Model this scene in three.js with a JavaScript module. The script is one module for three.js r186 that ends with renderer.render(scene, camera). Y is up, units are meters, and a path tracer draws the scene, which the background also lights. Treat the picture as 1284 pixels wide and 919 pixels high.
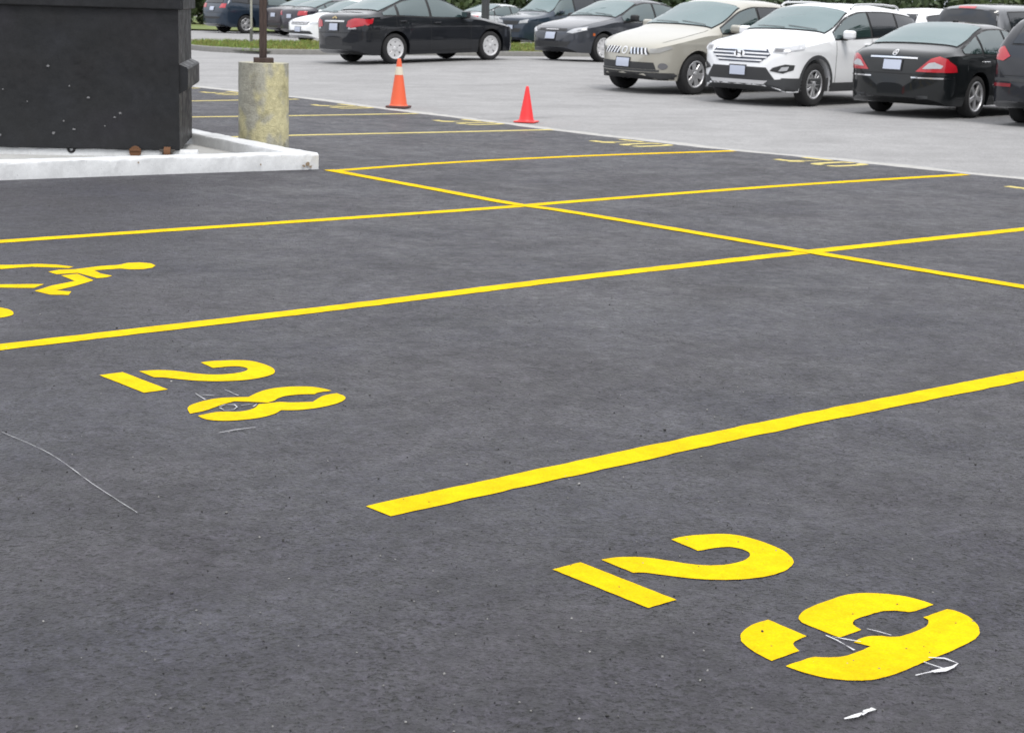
import * as THREE from 'three';
import { mergeGeometries, mergeVertices, toCreasedNormals } from 'three/addons/utils/BufferGeometryUtils.js';
import { RoundedBoxGeometry } from 'three/addons/geometries/RoundedBoxGeometry.js';
import { TessellateModifier } from 'three/addons/modifiers/TessellateModifier.js';
import { MeshBVH } from 'three-mesh-bvh';
import { createNoise2D, createNoise3D } from 'simplex-noise';

// ---------------------------------------------------------------- camera, sky, sun, exposure
const scene = new THREE.Scene();
const camera = new THREE.PerspectiveCamera(24.64, 1024 / 732, 0.1, 600);
camera.position.set(-8.513, 1.52, 3.947);
camera.up.set(0.11543, 0.97682, -0.18027);
camera.lookAt(-8.513 + 0.64132, 1.52 - 0.21188, 3.947 - 0.73744);
camera.focus = 6.5; camera.userData.fStop = 9; // a phone's slight softness far off
const renderer = new THREE.WebGLRenderer({ antialias: true });
renderer.toneMapping = THREE.LinearToneMapping;
renderer.toneMappingExposure = 1.62;
renderer.shadowMap.enabled = true;

let seed = 20240611;
const rnd = () => { seed = (seed * 1664525 + 1013904223) >>> 0; return seed / 4294967296; };
const rr = (a, b) => a + (b - a) * rnd();
const noise2 = createNoise2D(rnd), noise3 = createNoise3D(rnd);
const fbm2 = (x, y, o = 4) => { let s = 0, a = 0.5, f = 1; for (let i = 0; i < o; i++) { s += a * noise2(x * f, y * f); a *= 0.5; f *= 2.03; } return s; };
const fbm3 = (x, y, z, o = 4) => { let s = 0, a = 0.5, f = 1; for (let i = 0; i < o; i++) { s += a * noise3(x * f, y * f, z * f); a *= 0.5; f *= 2.03; } return s; };
const clamp = (x, a = 0, b = 1) => Math.min(b, Math.max(a, x));
const mix = (a, b, t) => a + (b - a) * t;
const smooth = (a, b, x) => { const t = clamp((x - a) / (b - a)); return t * t * (3 - 2 * t); };

{ // overcast sky with soft cloud breaks, the same all the way round
  const w = 512, h = 256, data = new Float32Array(w * h * 4);
  for (let j = 0; j < h; j++) for (let i = 0; i < w; i++) {
    const el = ((j + 0.5) / h - 0.5) * Math.PI, az = (i + 0.5) / w * 2 * Math.PI;
    const y = Math.sin(el), c = Math.cos(el), x = c * Math.cos(az), z = c * Math.sin(az);
    const up = Math.max(0, y);
    const k = 1 / (0.25 + up);
    const n = fbm3(x * k * 0.7 + 3, 2, z * k * 0.7, 5);
    const base = 0.62 + 0.55 * up;
    const v = base * (1 + 0.22 * n), blue = smooth(-0.1, -0.55, n) * 0.5;
    const o = (j * w + i) * 4;
    data[o] = v * mix(0.985, 0.72, blue); data[o + 1] = v * mix(1.0, 0.88, blue); data[o + 2] = v * mix(1.045, 1.15, blue); data[o + 3] = 1;
  }
  const t = new THREE.DataTexture(data, w, h, THREE.RGBAFormat, THREE.FloatType);
  t.mapping = THREE.EquirectangularReflectionMapping; t.magFilter = THREE.LinearFilter; t.minFilter = THREE.LinearFilter; t.needsUpdate = true;
  scene.background = t; scene.environment = t;
}
const sun = new THREE.DirectionalLight(new THREE.Color(1.0, 0.96, 0.9), 1.1);
sun.position.set(-8, 60, 28); sun.target.position.set(6, 0, -12);
sun.castShadow = true; sun.shadow.radius = 34; sun.shadow.mapSize.set(2048, 2048);
Object.assign(sun.shadow.camera, { left: -60, right: 60, top: 60, bottom: -60, near: 1, far: 200 });
scene.add(sun, sun.target);

// ---------------------------------------------------------------- helpers
const used = new Map();
const numbered = n => { const k = used.get(n) ?? 0; used.set(n, k + 1); return k ? `${n}_${String(k).padStart(3, '0')}` : n; };
function shadows(o) { o.traverse(c => { if (c.isMesh) { c.castShadow = true; c.receiveShadow = true; } }); return o; }
function tag(o, label, category, group, kind) {
  o.userData.label = label;
  if (category) o.userData.category = category;
  if (group) o.userData.group = group;
  if (kind) o.userData.kind = kind;
  return o;
}
function top(o, name) { o.name = numbered(name); scene.add(o); return shadows(o); }
function thing(name, label, category, group) { const g = new THREE.Group(); tag(g, label, category, group); g.name = numbered(name); scene.add(g); return g; }
function part(name, geo, mat, parent) { const m = new THREE.Mesh(geo, mat); m.name = name; m.castShadow = m.receiveShadow = true; parent.add(m); return m; }
const lin = (r, g, b) => new THREE.Color().setRGB(r, g, b);
function std(r, g, b, roughness = 0.8, extra = {}) { return new THREE.MeshStandardMaterial({ color: lin(r, g, b), roughness, ...extra }); }
function phys(r, g, b, roughness, extra = {}) { return new THREE.MeshPhysicalMaterial({ color: lin(r, g, b), roughness, ...extra }); }
function box(w, h, d, x = 0, y = 0, z = 0) { const g = new THREE.BoxGeometry(w, h, d); g.translate(x, y, z); return g; }
function rbox(w, h, d, r, x = 0, y = 0, z = 0, seg = 2) { const g = new RoundedBoxGeometry(w, h, d, seg, r); g.translate(x, y, z); return g; }
const join = list => mergeGeometries(list.map(g => { const q = g.index ? g.toNonIndexed() : g; for (const k of Object.keys(q.attributes)) if (!['position', 'normal', 'uv'].includes(k)) q.deleteAttribute(k); if (!q.attributes.uv) q.setAttribute('uv', new THREE.Float32BufferAttribute(new Float32Array(q.attributes.position.count * 2), 2)); return q; }));
function tex(size, fn, { srgb = true, repeat = 1, height = size } = {}) { // fn(u, v) -> [r, g, b] in 0..1
  const d = new Uint8Array(size * height * 4);
  for (let j = 0; j < height; j++) for (let i = 0; i < size; i++) {
    const c = fn(i / size, j / height, i, j), o = (j * size + i) * 4;
    d[o] = clamp(c[0]) * 255; d[o + 1] = clamp(c[1]) * 255; d[o + 2] = clamp(c[2]) * 255; d[o + 3] = 255;
  }
  const t = new THREE.DataTexture(d, size, height);
  t.wrapS = t.wrapT = THREE.RepeatWrapping; t.magFilter = THREE.LinearFilter; t.minFilter = THREE.LinearMipmapLinearFilter; t.generateMipmaps = true;
  if (srgb) t.colorSpace = THREE.SRGBColorSpace;
  t.repeat.set(repeat, repeat); t.needsUpdate = true;
  return t;
}
// tileable value noise on a periodic lattice
function tileNoise(period) {
  const g = new Float32Array(period * period); for (let i = 0; i < g.length; i++) g[i] = rnd();
  return (u, v) => {
    const x = u * period, y = v * period, xi = Math.floor(x), yi = Math.floor(y), fx = x - xi, fy = y - yi;
    const sx = fx * fx * (3 - 2 * fx), sy = fy * fy * (3 - 2 * fy), at = (a, b) => g[((b % period + period) % period) * period + ((a % period) + period) % period];
    return mix(mix(at(xi, yi), at(xi + 1, yi), sx), mix(at(xi, yi + 1), at(xi + 1, yi + 1), sx), sy);
  };
}
const groundH = (x, z) => x < 6 ? 0 : 0.27 * smooth(6, 10, x) * Math.exp(-((x - 18) ** 2 + (z + 25) ** 2) / 38);

// ---------------------------------------------------------------- asphalt textures
function aggregate(size, stones, pits) { // height field of packed stones with pits between them, tileable
  const hgt = new Float32Array(size * size), tone = new Float32Array(size * size);
  const n1 = tileNoise(512), n2 = tileNoise(160), n3 = tileNoise(48), n4 = tileNoise(15);
  for (let j = 0; j < size; j++) for (let i = 0; i < size; i++) {
    const u = i / size, v = j / size, o = j * size + i;
    const m = n4(u, v) * 0.5 + n3(u, v) * 0.3 + n2(u, v) * 0.2;
    hgt[o] = 0.40 + 0.22 * (n1(u, v) - 0.5) + 0.22 * (n2(u, v) - 0.5) + 0.12 * (n3(u, v) - 0.5);
    tone[o] = 0.18 * (n1(u, v) - 0.5) + 0.16 * (n2(u, v) - 0.5) + 0.10 * (n3(u, v) - 0.5) + 0.06 * (m - 0.5);
  }
  const blot = (cx, cy, r, dh, dt, e, a) => {
    const R = Math.ceil(r * 1.6), ca = Math.cos(a), sa = Math.sin(a);
    for (let y = -R; y <= R; y++) for (let x = -R; x <= R; x++) {
      const p = (x * ca + y * sa) / e, q = -x * sa + y * ca, d = Math.sqrt(p * p + q * q) / r; if (d > 1) continue;
      const k = 1 - d * d, o = (((cy + y) % size + size) % size) * size + (((cx + x) % size) + size) % size;
      hgt[o] += dh * k; tone[o] += dt * Math.min(1, k * 1.8);
    }
  };
  for (let i = 0; i < stones; i++) blot(Math.floor(rnd() * size), Math.floor(rnd() * size), rr(1.3, 4.6), rr(0.05, 0.3), (rnd() - 0.45) * 0.16, rr(0.9, 1.5), rnd() * 6.3);
  for (let i = 0; i < pits; i++) { // pits come in loose flocks
    const x = rnd(), y = rnd(); if (n4(x, y) * 0.6 + n3(x, y) * 0.4 < rr(0.3, 0.75)) continue;
    blot(Math.floor(x * size), Math.floor(y * size), rr(1.5, 5), rr(-0.5, -0.2), rr(-0.26, -0.08), rr(0.9, 2), rnd() * 6.3);
  }
  for (let i = 0; i < stones / 90; i++) blot(Math.floor(rnd() * size), Math.floor(rnd() * size), rr(1.0, 2.4), 0.3, rr(0.2, 0.6), 1.2, rnd() * 6.3);
  return { hgt, tone };
}
const TILE = 3.2;
const asphaltField = aggregate(2048, 130000, 26000);
const asphaltMap = tex(2048, (u, v, i, j) => { const t = asphaltField.tone[j * 2048 + i]; const k = 0.64 * (1 + 2.0 * t); return [k * 1.0, k * 0.993, k * 1.03]; }, { repeat: 1 / TILE });
const asphaltBump = tex(2048, (u, v, i, j) => { const t = asphaltField.hgt[j * 2048 + i]; return [t, t, t]; }, { srgb: false, repeat: 1 / TILE });
const oldField = aggregate(1024, 30000, 3000);
const oldMap = tex(1024, (u, v, i, j) => { const t = oldField.tone[j * 1024 + i]; const k = 0.84 * (1 + 0.45 * t); return [k * 1.0, k * 0.995, k * 0.985]; }, { repeat: 1 / 2.6 });
const oldBump = tex(1024, (u, v, i, j) => { const t = oldField.hgt[j * 1024 + i]; return [t, t, t]; }, { srgb: false, repeat: 1 / 2.6 });

// sheet of ground: grid of x by z with heights and vertex tints, uv in metres
function sheet(xs, zs, hf, cf) {
  const P = [], U = [], C = [], I = [], nx = xs.length;
  for (const z of zs) for (const x0 of xs) {
    const q = typeof x0 === 'function' ? x0(z) : x0;
    P.push(q, hf(q, z), z); U.push(q, -z); const c = cf(q, z); C.push(c[0], c[1], c[2]);
  }
  for (let j = 0; j < zs.length - 1; j++) for (let i = 0; i < nx - 1; i++) { const a = j * nx + i, b = a + 1, c = a + nx, d = c + 1; I.push(a, c, b, b, c, d); }
  const g = new THREE.BufferGeometry();
  g.setAttribute('position', new THREE.Float32BufferAttribute(P, 3)); g.setAttribute('uv', new THREE.Float32BufferAttribute(U, 2));
  g.setAttribute('color', new THREE.Float32BufferAttribute(C, 3)); g.setIndex(I); g.computeVertexNormals();
  return g;
}
const range = (a, b, s) => { const r = []; const n = Math.max(1, Math.round((b - a) / s)); for (let i = 0; i <= n; i++) r.push(a + (b - a) * i / n); return r; };

// edge between the new black mat and the old grey pavement
const edgePts = [[-60, 5.9], [-24, 5.85], [-20.5, 5.8], [-17.9, 5.88], [-14.15, 5.62], [-10.8, 5.42], [-9.2, 5.42], [-7.06, 5.68], [-5.1, 5.84], [-2, 5.8], [10, 5.7], [60, 5.7]];
const edgeX = z => { let k = 0; while (k < edgePts.length - 2 && z > edgePts[k + 1][0]) k++; const [a, p] = edgePts[k], [b, q] = edgePts[k + 1]; const t = smooth(0, 1, clamp((z - a) / (b - a))); return mix(p, q, t) + 0.03 * noise2(z * 1.7, 4) + 0.012 * noise2(z * 7, 9); };

const binder = (() => { const a = tileNoise(9), b = tileNoise(31), c = tileNoise(120), d = tileNoise(300); return tex(1024, (u, v) => { const k = 0.545 + 0.10 * (a(u, v) - 0.5) + 0.14 * (b(u, v) - 0.5) + 0.14 * (c(u, v) - 0.5) + 0.12 * (d(u, v) - 0.5); return [k, k, k]; }, { srgb: false, repeat: 1 / 8.3 }); })(); // patchy bitumen: duller and shinier spots
const newMat = new THREE.MeshStandardMaterial({ color: lin(0.052, 0.050, 0.0625), map: asphaltMap, bumpMap: asphaltBump, bumpScale: 0.012, roughness: 1, roughnessMap: binder, vertexColors: true });
const oldMat = new THREE.MeshStandardMaterial({ color: lin(0.385, 0.385, 0.39), map: oldMap, bumpMap: oldBump, bumpScale: 0.003, roughness: 0.93, vertexColors: true });
// stains, roller marks and dusty drifts of the new mat
const blobs = [[-1.35, -2.0, 0.42, 0.55, -0.26], [-4.9, -1.5, 0.5, 0.28, -0.10], [-1.7, -2.5, 0.3, 0.3, -0.1], [1.6, -8.0, 0.7, 0.3, -0.07], [2.4, -4.6, 0.5, 0.15, 0.12], [3.5, -5.2, 0.35, 0.08, 0.22], [4.6, -5.4, 0.4, 0.07, 0.18], [1.2, -7.2, 0.5, 0.1, 0.1], [-4.2, -0.6, 0.8, 0.5, 0.05]];
function newTint(x, z) {
  let v = 1 + 0.14 * fbm2(x * 0.35, z * 0.9 + 7, 4) + 0.13 * fbm2(x * 1.6 + 20, z * 1.6, 4) * 1.7 + 0.17 * fbm2(x * 7 + 5, z * 7, 3);
  v += 0.07 * noise2(x * 0.22, z * 3.1) + 0.05 * noise2(x * 0.5 + 40, z * 9) + 0.045 * noise2(x * 6.0, z * 0.35 + 12);
  for (const [bx, bz, rx, rz, k] of blobs) { const d = ((x - bx) / rx) ** 2 + ((z - bz) / rz) ** 2; if (d < 4) v += k * Math.exp(-d * 1.5) * (1 + 0.6 * noise2(x * 9, z * 9)); }
  const warm = clamp(0.5 + 0.9 * fbm2(x * 0.6 + 60, z * 0.6 + 9, 3)), cool = clamp(0.4 + 0.9 * fbm2(x * 0.5 - 30, z * 0.5 + 70, 3));
  return [v * (1 + 0.07 * warm - 0.05 * cool), v * (1 + 0.005 * warm), v * (1 - 0.05 * warm + 0.07 * cool)];
}
{
  const cols = [...range(-16, -9.2, 0.4), ...range(-9, -1, 0.055), ...range(-0.9, 5.2, 0.09)].map(x => x);
  const eastEdge = [z => mix(5.25, edgeX(z), 0.35), z => mix(5.25, edgeX(z), 0.7), z => edgeX(z)];
  const zs = [...range(-46, -13, 0.25), ...range(-12.9, -4, 0.1), ...range(-3.9, 3.2, 0.055), ...range(3.4, 12, 0.3)];
  const g = sheet([...cols, ...eastEdge], zs, (x, z) => 0, newTint);
  top(tag(new THREE.Mesh(g, newMat), 'fresh black asphalt of the parking stalls', null, null, 'structure'), 'new_asphalt');
}
const oldStains = [[6.85, -13.45, 0.9, 0.16, -0.28], [9.2, -15.2, 1.3, 0.35, -0.06], [11.5, -20, 2.2, 0.25, -0.10], [9, -21, 1.6, 0.3, -0.07], [10.8, -13, 1.4, 0.3, -0.06], [12.4, -17.6, 0.8, 0.8, -0.09], [13, -12, 0.9, 0.9, -0.08]];
function oldTint(x, z) {
  let v = 1 + 0.13 * fbm2(x * 0.35, z * 0.45, 4) + 0.12 * fbm2(x * 1.2, z * 1.5 + 8, 4) + 0.05 * noise2((x * 0.6 - z) * 1.1, (x + z * 0.6) * 0.16);
  for (const [bx, bz, rx, rz, k] of oldStains) { const d = ((x - bx) / rx) ** 2 + ((z - bz) / rz) ** 2; if (d < 5) v += k * Math.exp(-d * 1.3) * (1 + 0.5 * noise2(x * 6, z * 6)); }
  return [v, v, v * 1.005];
}
{
  const xs = [...range(-60, 4, 4), ...range(4.5, 20, 0.16), ...range(20.5, 50, 0.8), ...range(52, 260, 8)];
  const zs = [...range(-260, -48, 8), ...range(-46, -34, 0.6), ...range(-33.6, -3, 0.16), ...range(-2, 60, 3)];
  const g = sheet(xs, zs, (x, z) => -0.018 + groundH(x, z), oldTint);
  top(tag(new THREE.Mesh(g, oldMat), 'worn light grey pavement of the aisle', null, null, 'structure'), 'old_pavement');
}
{ // pale strip of cement dust along the joint
  const zs = range(-44, 12, 0.12), dustMat = new THREE.MeshStandardMaterial({ color: lin(0.56, 0.555, 0.54), map: oldMap, roughness: 0.95, vertexColors: true });
  const wide = z => 0.2 + 0.08 * noise2(z * 0.5, 20) + 0.05 * noise2(z * 3, 30);
  const g = sheet([z => edgeX(z) - 0.02, z => edgeX(z) + 0.12, z => edgeX(z) + 0.12 + wide(z)], zs, (x, z) => -0.012 + groundH(x, z), (x, z) => { const v = 1 + 0.12 * fbm2(x * 5, z * 5, 3); return [v, v, v]; });
  top(tag(new THREE.Mesh(g, dustMat), 'pale gritty strip of pavement along the asphalt joint', null, null, 'structure'), 'pavement_joint');
}

// ---------------------------------------------------------------- painted markings
const paintTex = (() => { const n1 = tileNoise(256), n2 = tileNoise(40), n3 = tileNoise(9);
  return tex(1024, (u, v) => { const t = 0.06 * (n1(u, v) - 0.5) + 0.05 * (n2(u, v) - 0.5) + 0.05 * (n3(u, v) - 0.5); const pit = n1(u * 1.0 + 0.31, v) > 0.985 ? 0.55 : 1; const k = (0.95 + t) * pit; return [k, k * (1 + t * 0.3), k]; }, { repeat: 1 / 1.1 }); })();
const yellow = new THREE.MeshPhysicalMaterial({ specularIntensity: 0.2, color: lin(0.76, 0.50, 0.001), map: paintTex, bumpMap: asphaltBump, bumpScale: 0.003, roughness: 0.9 });
const yellowWorn = new THREE.MeshStandardMaterial({ color: lin(0.60, 0.50, 0.17), map: paintTex, bumpMap: asphaltBump, bumpScale: 0.003, roughness: 0.9 });
const chalk = new THREE.MeshStandardMaterial({ color: lin(0.42, 0.42, 0.43), map: paintTex, roughness: 0.95 });
// flat figure on the ground from points [x, z]
function flat(pts, y, jag = 0.0012) {
  const out = [];
  pts.forEach((p, i) => { const q = pts[(i + 1) % pts.length], n = Math.max(1, Math.round(Math.hypot(q[0] - p[0], q[1] - p[1]) / 0.02)); for (let k = 0; k < n; k++) out.push([mix(p[0], q[0], k / n), mix(p[1], q[1], k / n)]); });
  const s = new THREE.Shape(out.map(([x, z]) => new THREE.Vector2(x + jag * noise2(x * 31, z * 31), -(z + jag * noise2(x * 31 + 50, z * 31)))));
  const g = new THREE.ShapeGeometry(s); g.rotateX(-Math.PI / 2); g.translate(0, y, 0);
  const p = g.attributes.position, u = g.attributes.uv; for (let i = 0; i < p.count; i++) u.setXY(i, p.getX(i), -p.getZ(i));
  return g;
}
function stripe(pts, w, y) { // band through [x, z] points, a little wavy as a hand-pushed striper leaves it
  const curve = pts.length > 2 ? new THREE.CatmullRomCurve3(pts.map(([x, z]) => new THREE.Vector3(x, 0, z)), false, 'centripetal') : new THREE.LineCurve3(new THREE.Vector3(pts[0][0], 0, pts[0][1]), new THREE.Vector3(pts[1][0], 0, pts[1][1]));
  const n = Math.ceil(curve.getLength() / 0.045), P = [], U = [], I = [];
  for (let i = 0; i <= n; i++) {
    const p = curve.getPointAt(i / n), t = curve.getTangentAt(i / n), nx = -t.z, nz = t.x, s = i * 0.045;
    const a = w / 2 + 0.004 * noise2(s * 4 + pts[0][1] * 9, 1) + 0.0025 * noise2(s * 22, 3 + pts[0][1]), b = w / 2 + 0.004 * noise2(s * 4, 40 + pts[0][1]) + 0.0025 * noise2(s * 22, 80 + pts[0][1]);
    for (const k of w < 0.03 ? [-w / 2 * clamp(0.55 + 0.9 * noise2(s * 17, w * 900), 0.05), w / 2 * clamp(0.6 + 0.9 * noise2(s * 23, 7 + w * 900), 0.05)] : [-b, a]) { P.push(p.x + nx * k, y, p.z + nz * k); U.push(p.x + nx * k, -(p.z + nz * k)); }
    if (i) { const o = i * 2; I.push(o - 2, o - 1, o, o - 1, o + 1, o); }
  }
  const g = new THREE.BufferGeometry(); g.setAttribute('position', new THREE.Float32BufferAttribute(P, 3)); g.setAttribute('uv', new THREE.Float32BufferAttribute(U, 2)); g.setIndex(I); g.computeVertexNormals(); return g;
}
const PY = 0.002;
const stripeList = [
  ['yellow stall line whose square end lies between painted numbers 28 and 29', [[-5.61, 0.01], [-4.96, 0], [-3.63, -0.01], [-2.17, 0.02], [-0.3, 0.03]], 0.128, yellow],
  ['yellow stall line between the number 28 and the wheelchair symbol, crossing the long line', [[-5.6, -2.84], [-3.57, -2.88], [-2.2, -2.94], [0, -2.95], [2.42, -2.91], [5.65, -2.86]], 0.122, yellow],
  ['yellow stall line along the far side of the wheelchair symbol', [[-5.6, -5.78], [-4.23, -5.77], [-0.21, -5.70], [0.34, -5.73], [3, -5.78], [5.72, -5.68]], 0.118, yellow],
  ['yellow stall line meeting the long line at the white kerb corner', [[0.06, -8.47], [1.37, -8.66], [3.35, -8.69], [5.45, -8.5]], 0.118, yellow],
  ['faded yellow stall line running just past the concrete post base', [[0.6, -11.95], [1.94, -11.88], [3.7, -11.70], [5.5, -11.54]], 0.12, yellowWorn],
  ['faded yellow stall line ending near the taller cone', [[0.4, -14.75], [2.28, -14.67], [3.67, -14.52], [5.6, -14.41]], 0.12, yellowWorn],
  ['faded yellow stall line two bays beyond the concrete post base', [[0.4, -17.5], [3.91, -17.48], [5.7, -17.5]], 0.12, yellowWorn],
  ['faded yellow stall line beyond the last painted bay number', [[0.4, -20.4], [5.7, -20.4]], 0.12, yellowWorn],
];
for (const [label, pts, w, m] of stripeList) top(tag(new THREE.Mesh(stripe(pts, w, PY), m), label, 'line', 'yellow stall lines'), 'stall_line');
top(tag(new THREE.Mesh(stripe([[0.10, -8.55], [0.02, -7.0], [-0.05, -5.76], [0, -5.37], [0, -2.95], [0.02, -1.37], [0.03, 1.6], [0.02, 5.5]], 0.118, PY + 0.002), yellow), 'long yellow centre line running from the white kerb corner across the stall lines', 'line'), 'centre_line');

// stencil figures, as pieces of [along the figure's height, across it] in metres
const S2bar = [[0, 0], [0.104, 0], [0.104, 0.37], [0, 0.37]];
const S2hook = [[0.165, 0.012], [0.222, 0.022], [0.283, 0.068], [0.316, 0.132], [0.346, 0.196], [0.404, 0.246], [0.475, 0.258], [0.527, 0.245], [0.560, 0.215], [0.566, 0.178], [0.545, 0.135], [0.448, 0.118], [0.460, 0.0], [0.512, -0.003], [0.612, 0.04], [0.654, 0.08], [0.667, 0.16], [0.657, 0.258], [0.618, 0.328], [0.578, 0.362], [0.505, 0.386], [0.415, 0.38], [0.333, 0.342], [0.268, 0.287], [0.220, 0.215], [0.187, 0.158], [0.160, 0.145]];
const nine = [
  [[0.648, 0.19], [0.652, 0.157], [0.638, 0.098], [0.602, 0.047], [0.560, 0.016], [0.518, 0.002], [0.448, 0.002], [0.37, 0.006], [0.318, 0.016], [0.276, 0.04], [0.260, 0.062], [0.256, 0.09], [0.254, 0.191], [0.342, 0.191], [0.354, 0.15], [0.387, 0.133], [0.426, 0.135], [0.488, 0.135], [0.525, 0.152], [0.540, 0.174], [0.555, 0.191]],
  [[0.648, 0.232], [0.660, 0.25], [0.650, 0.302], [0.610, 0.356], [0.569, 0.387], [0.524, 0.404], [0.427, 0.413], [0.327, 0.414], [0.20, 0.421], [0.134, 0.417], [0.092, 0.407], [0.056, 0.38], [0.024, 0.344], [0.006, 0.296], [0, 0.232], [0.10, 0.232], [0.114, 0.247], [0.142, 0.27], [0.18, 0.282], [0.27, 0.275], [0.258, 0.232], [0.304, 0.224], [0.347, 0.242], [0.363, 0.267], [0.391, 0.281], [0.483, 0.28], [0.526, 0.264], [0.545, 0.246], [0.547, 0.231]],
  [[0.204, 0.002], [0.194, 0.136], [0.138, 0.141], [0.117, 0.156], [0.102, 0.188], [-0.002, 0.19], [0.008, 0.124], [0.028, 0.071], [0.053, 0.041], [0.088, 0.017], [0.148, 0.0]],
];
const eight = [
  [[0.012, 0.12], [0.05, 0.07], [0.14, 0.034], [0.22, 0.03], [0.305, 0.077], [0.366, 0.037], [0.452, 0.0], [0.546, 0.015], [0.622, 0.074], [0.634, 0.164], [0.572, 0.158], [0.546, 0.176], [0.508, 0.152], [0.437, 0.136], [0.382, 0.158], [0.362, 0.18], [0.318, 0.194], [0.274, 0.152], [0.224, 0.108], [0.164, 0.124], [0.11, 0.151], [0.056, 0.178], [-0.013, 0.186]],
  [[-0.006, 0.228], [0.062, 0.216], [0.098, 0.219], [0.156, 0.266], [0.225, 0.249], [0.276, 0.198], [0.338, 0.209], [0.36, 0.209], [0.388, 0.241], [0.466, 0.279], [0.514, 0.246], [0.564, 0.21], [0.626, 0.211], [0.626, 0.265], [0.6, 0.311], [0.54, 0.35], [0.442, 0.372], [0.348, 0.361], [0.294, 0.324], [0.24, 0.363], [0.158, 0.383], [0.074, 0.367], [0.016, 0.337], [-0.012, 0.29]],
];
function soften(pts) { // round the gentle bends, keep the stencil's square corners
  for (let it = 0; it < 2; it++) {
    const out = [], n = pts.length;
    for (let i = 0; i < n; i++) {
      const a = pts[(i + n - 1) % n], b = pts[i], c = pts[(i + 1) % n];
      const t1 = Math.atan2(b[1] - a[1], b[0] - a[0]), t2 = Math.atan2(c[1] - b[1], c[0] - b[0]); let d = Math.abs(t1 - t2); if (d > Math.PI) d = 2 * Math.PI - d;
      if (d > 0.95 && it === 0 || d > 0.8 && it) out.push(b); else out.push([mix(b[0], a[0], 0.25), mix(b[1], a[1], 0.25)], [mix(b[0], c[0], 0.25), mix(b[1], c[1], 0.25)]);
    }
    pts = out;
  }
  return pts;
}
function stencil(name, label, pieces, mat, group, category = 'number') { // pieces: [points, x, z, dir]
  const t = thing(name, label, category, group);
  for (const [pts, x, z, dir = 1, k = 1] of pieces) part('stencil_piece', flat(soften(pts).map(([a, b]) => [x + dir * a * k, z + dir * b * k]), PY), mat, t);
  return t;
}
stencil('stall_number', 'large yellow stencilled number 29 with white chalk strokes by its nine', [[S2bar, -5.535, 0.72], [S2hook, -5.533, 0.726], ...nine.map(p => [p, -5.549, 1.33])], yellow, 'readable stall numbers');
stencil('stall_number', 'yellow stencilled number 28 with chalk scribbles on its eight', [[S2bar, -5.442, -2.12], [S2hook, -5.44, -2.112], ...eight.map(p => [p, -5.451, -1.548])], yellow, 'readable stall numbers');
{ // wheelchair symbol: its wheel runs on to the left of the frame
  const arc = [], c = [-4.83, -4.52];
  const ring = (r0, r1, a0, a1) => { const o = []; for (let i = 0; i <= 24; i++) { const a = mix(a0, a1, i / 24); o.push([c[0] + r1 * Math.cos(a) * 1.25, c[1] + r1 * Math.sin(a)]); } for (let i = 24; i >= 0; i--) { const a = mix(a0, a1, i / 24); o.push([c[0] + r0 * Math.cos(a) * 1.25, c[1] + r0 * Math.sin(a)]); } return o; };
  const t = thing('wheelchair_symbol', 'yellow wheelchair symbol stencilled on the asphalt between two stall lines', 'symbol');
  part('wheel_arc', flat([[-4.70, -4.92], [-4.62, -4.93], [-4.549, -4.894], [-4.417, -4.861], [-4.34, -4.787], [-4.292, -4.672], [-4.335, -4.642], [-4.412, -4.715], [-4.49, -4.784], [-4.583, -4.79], [-4.645, -4.79], [-4.74, -4.80], [-4.83, -4.77], [-4.90, -4.69], [-4.93, -4.6], [-4.94, -4.5], [-4.92, -4.40], [-4.88, -4.33], [-4.804, -4.29], [-4.74, -4.262], [-4.682, -4.225], [-4.774, -4.145], [-4.834, -4.18], [-4.92, -4.24], [-4.99, -4.33], [-5.03, -4.45], [-5.03, -4.6], [-5.0, -4.72], [-4.93, -4.83], [-4.82, -4.90]], PY), yellow, t);
  part('torso', flat([[-4.486, -4.583], [-4.409, -4.613], [-4.33, -4.588], [-4.158, -4.622], [-4.048, -4.611], [-3.97, -4.65], [-3.90, -4.63], [-3.865, -4.57], [-3.88, -4.49], [-3.935, -4.43], [-4.0, -4.41], [-4.06, -4.43], [-4.10, -4.49], [-4.251, -4.505], [-4.272, -4.39], [-4.254, -4.29], [-4.31, -4.255], [-4.36, -4.262], [-4.37, -4.468], [-4.486, -4.485]], PY), yellow, t);
  part('leg', flat([[-4.482, -4.435], [-4.384, -4.441], [-4.408, -4.204], [-4.571, -4.093], [-4.711, -4.02], [-4.663, -3.949], [-4.718, -3.865], [-4.793, -3.919], [-4.812, -4.058], [-4.66, -4.167], [-4.501, -4.234]], PY), yellow, t);
}
{ // last stroke of the number below the wheelchair symbol
  const t = thing('stall_number', 'end of a yellow stencilled stroke beneath the wheelchair symbol', 'number', 'partly seen stall numbers');
  part('stencil_piece', flat(soften([[-5.50, -3.80], [-5.30, -3.80], [-5.16, -3.74], [-5.13, -3.64], [-5.16, -3.53], [-5.21, -3.477], [-5.30, -3.46], [-5.50, -3.46], [-5.50, -3.56], [-5.30, -3.56], [-5.24, -3.60], [-5.23, -3.65], [-5.27, -3.70], [-5.50, -3.70]]), PY), yellow, t);
}
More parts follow.
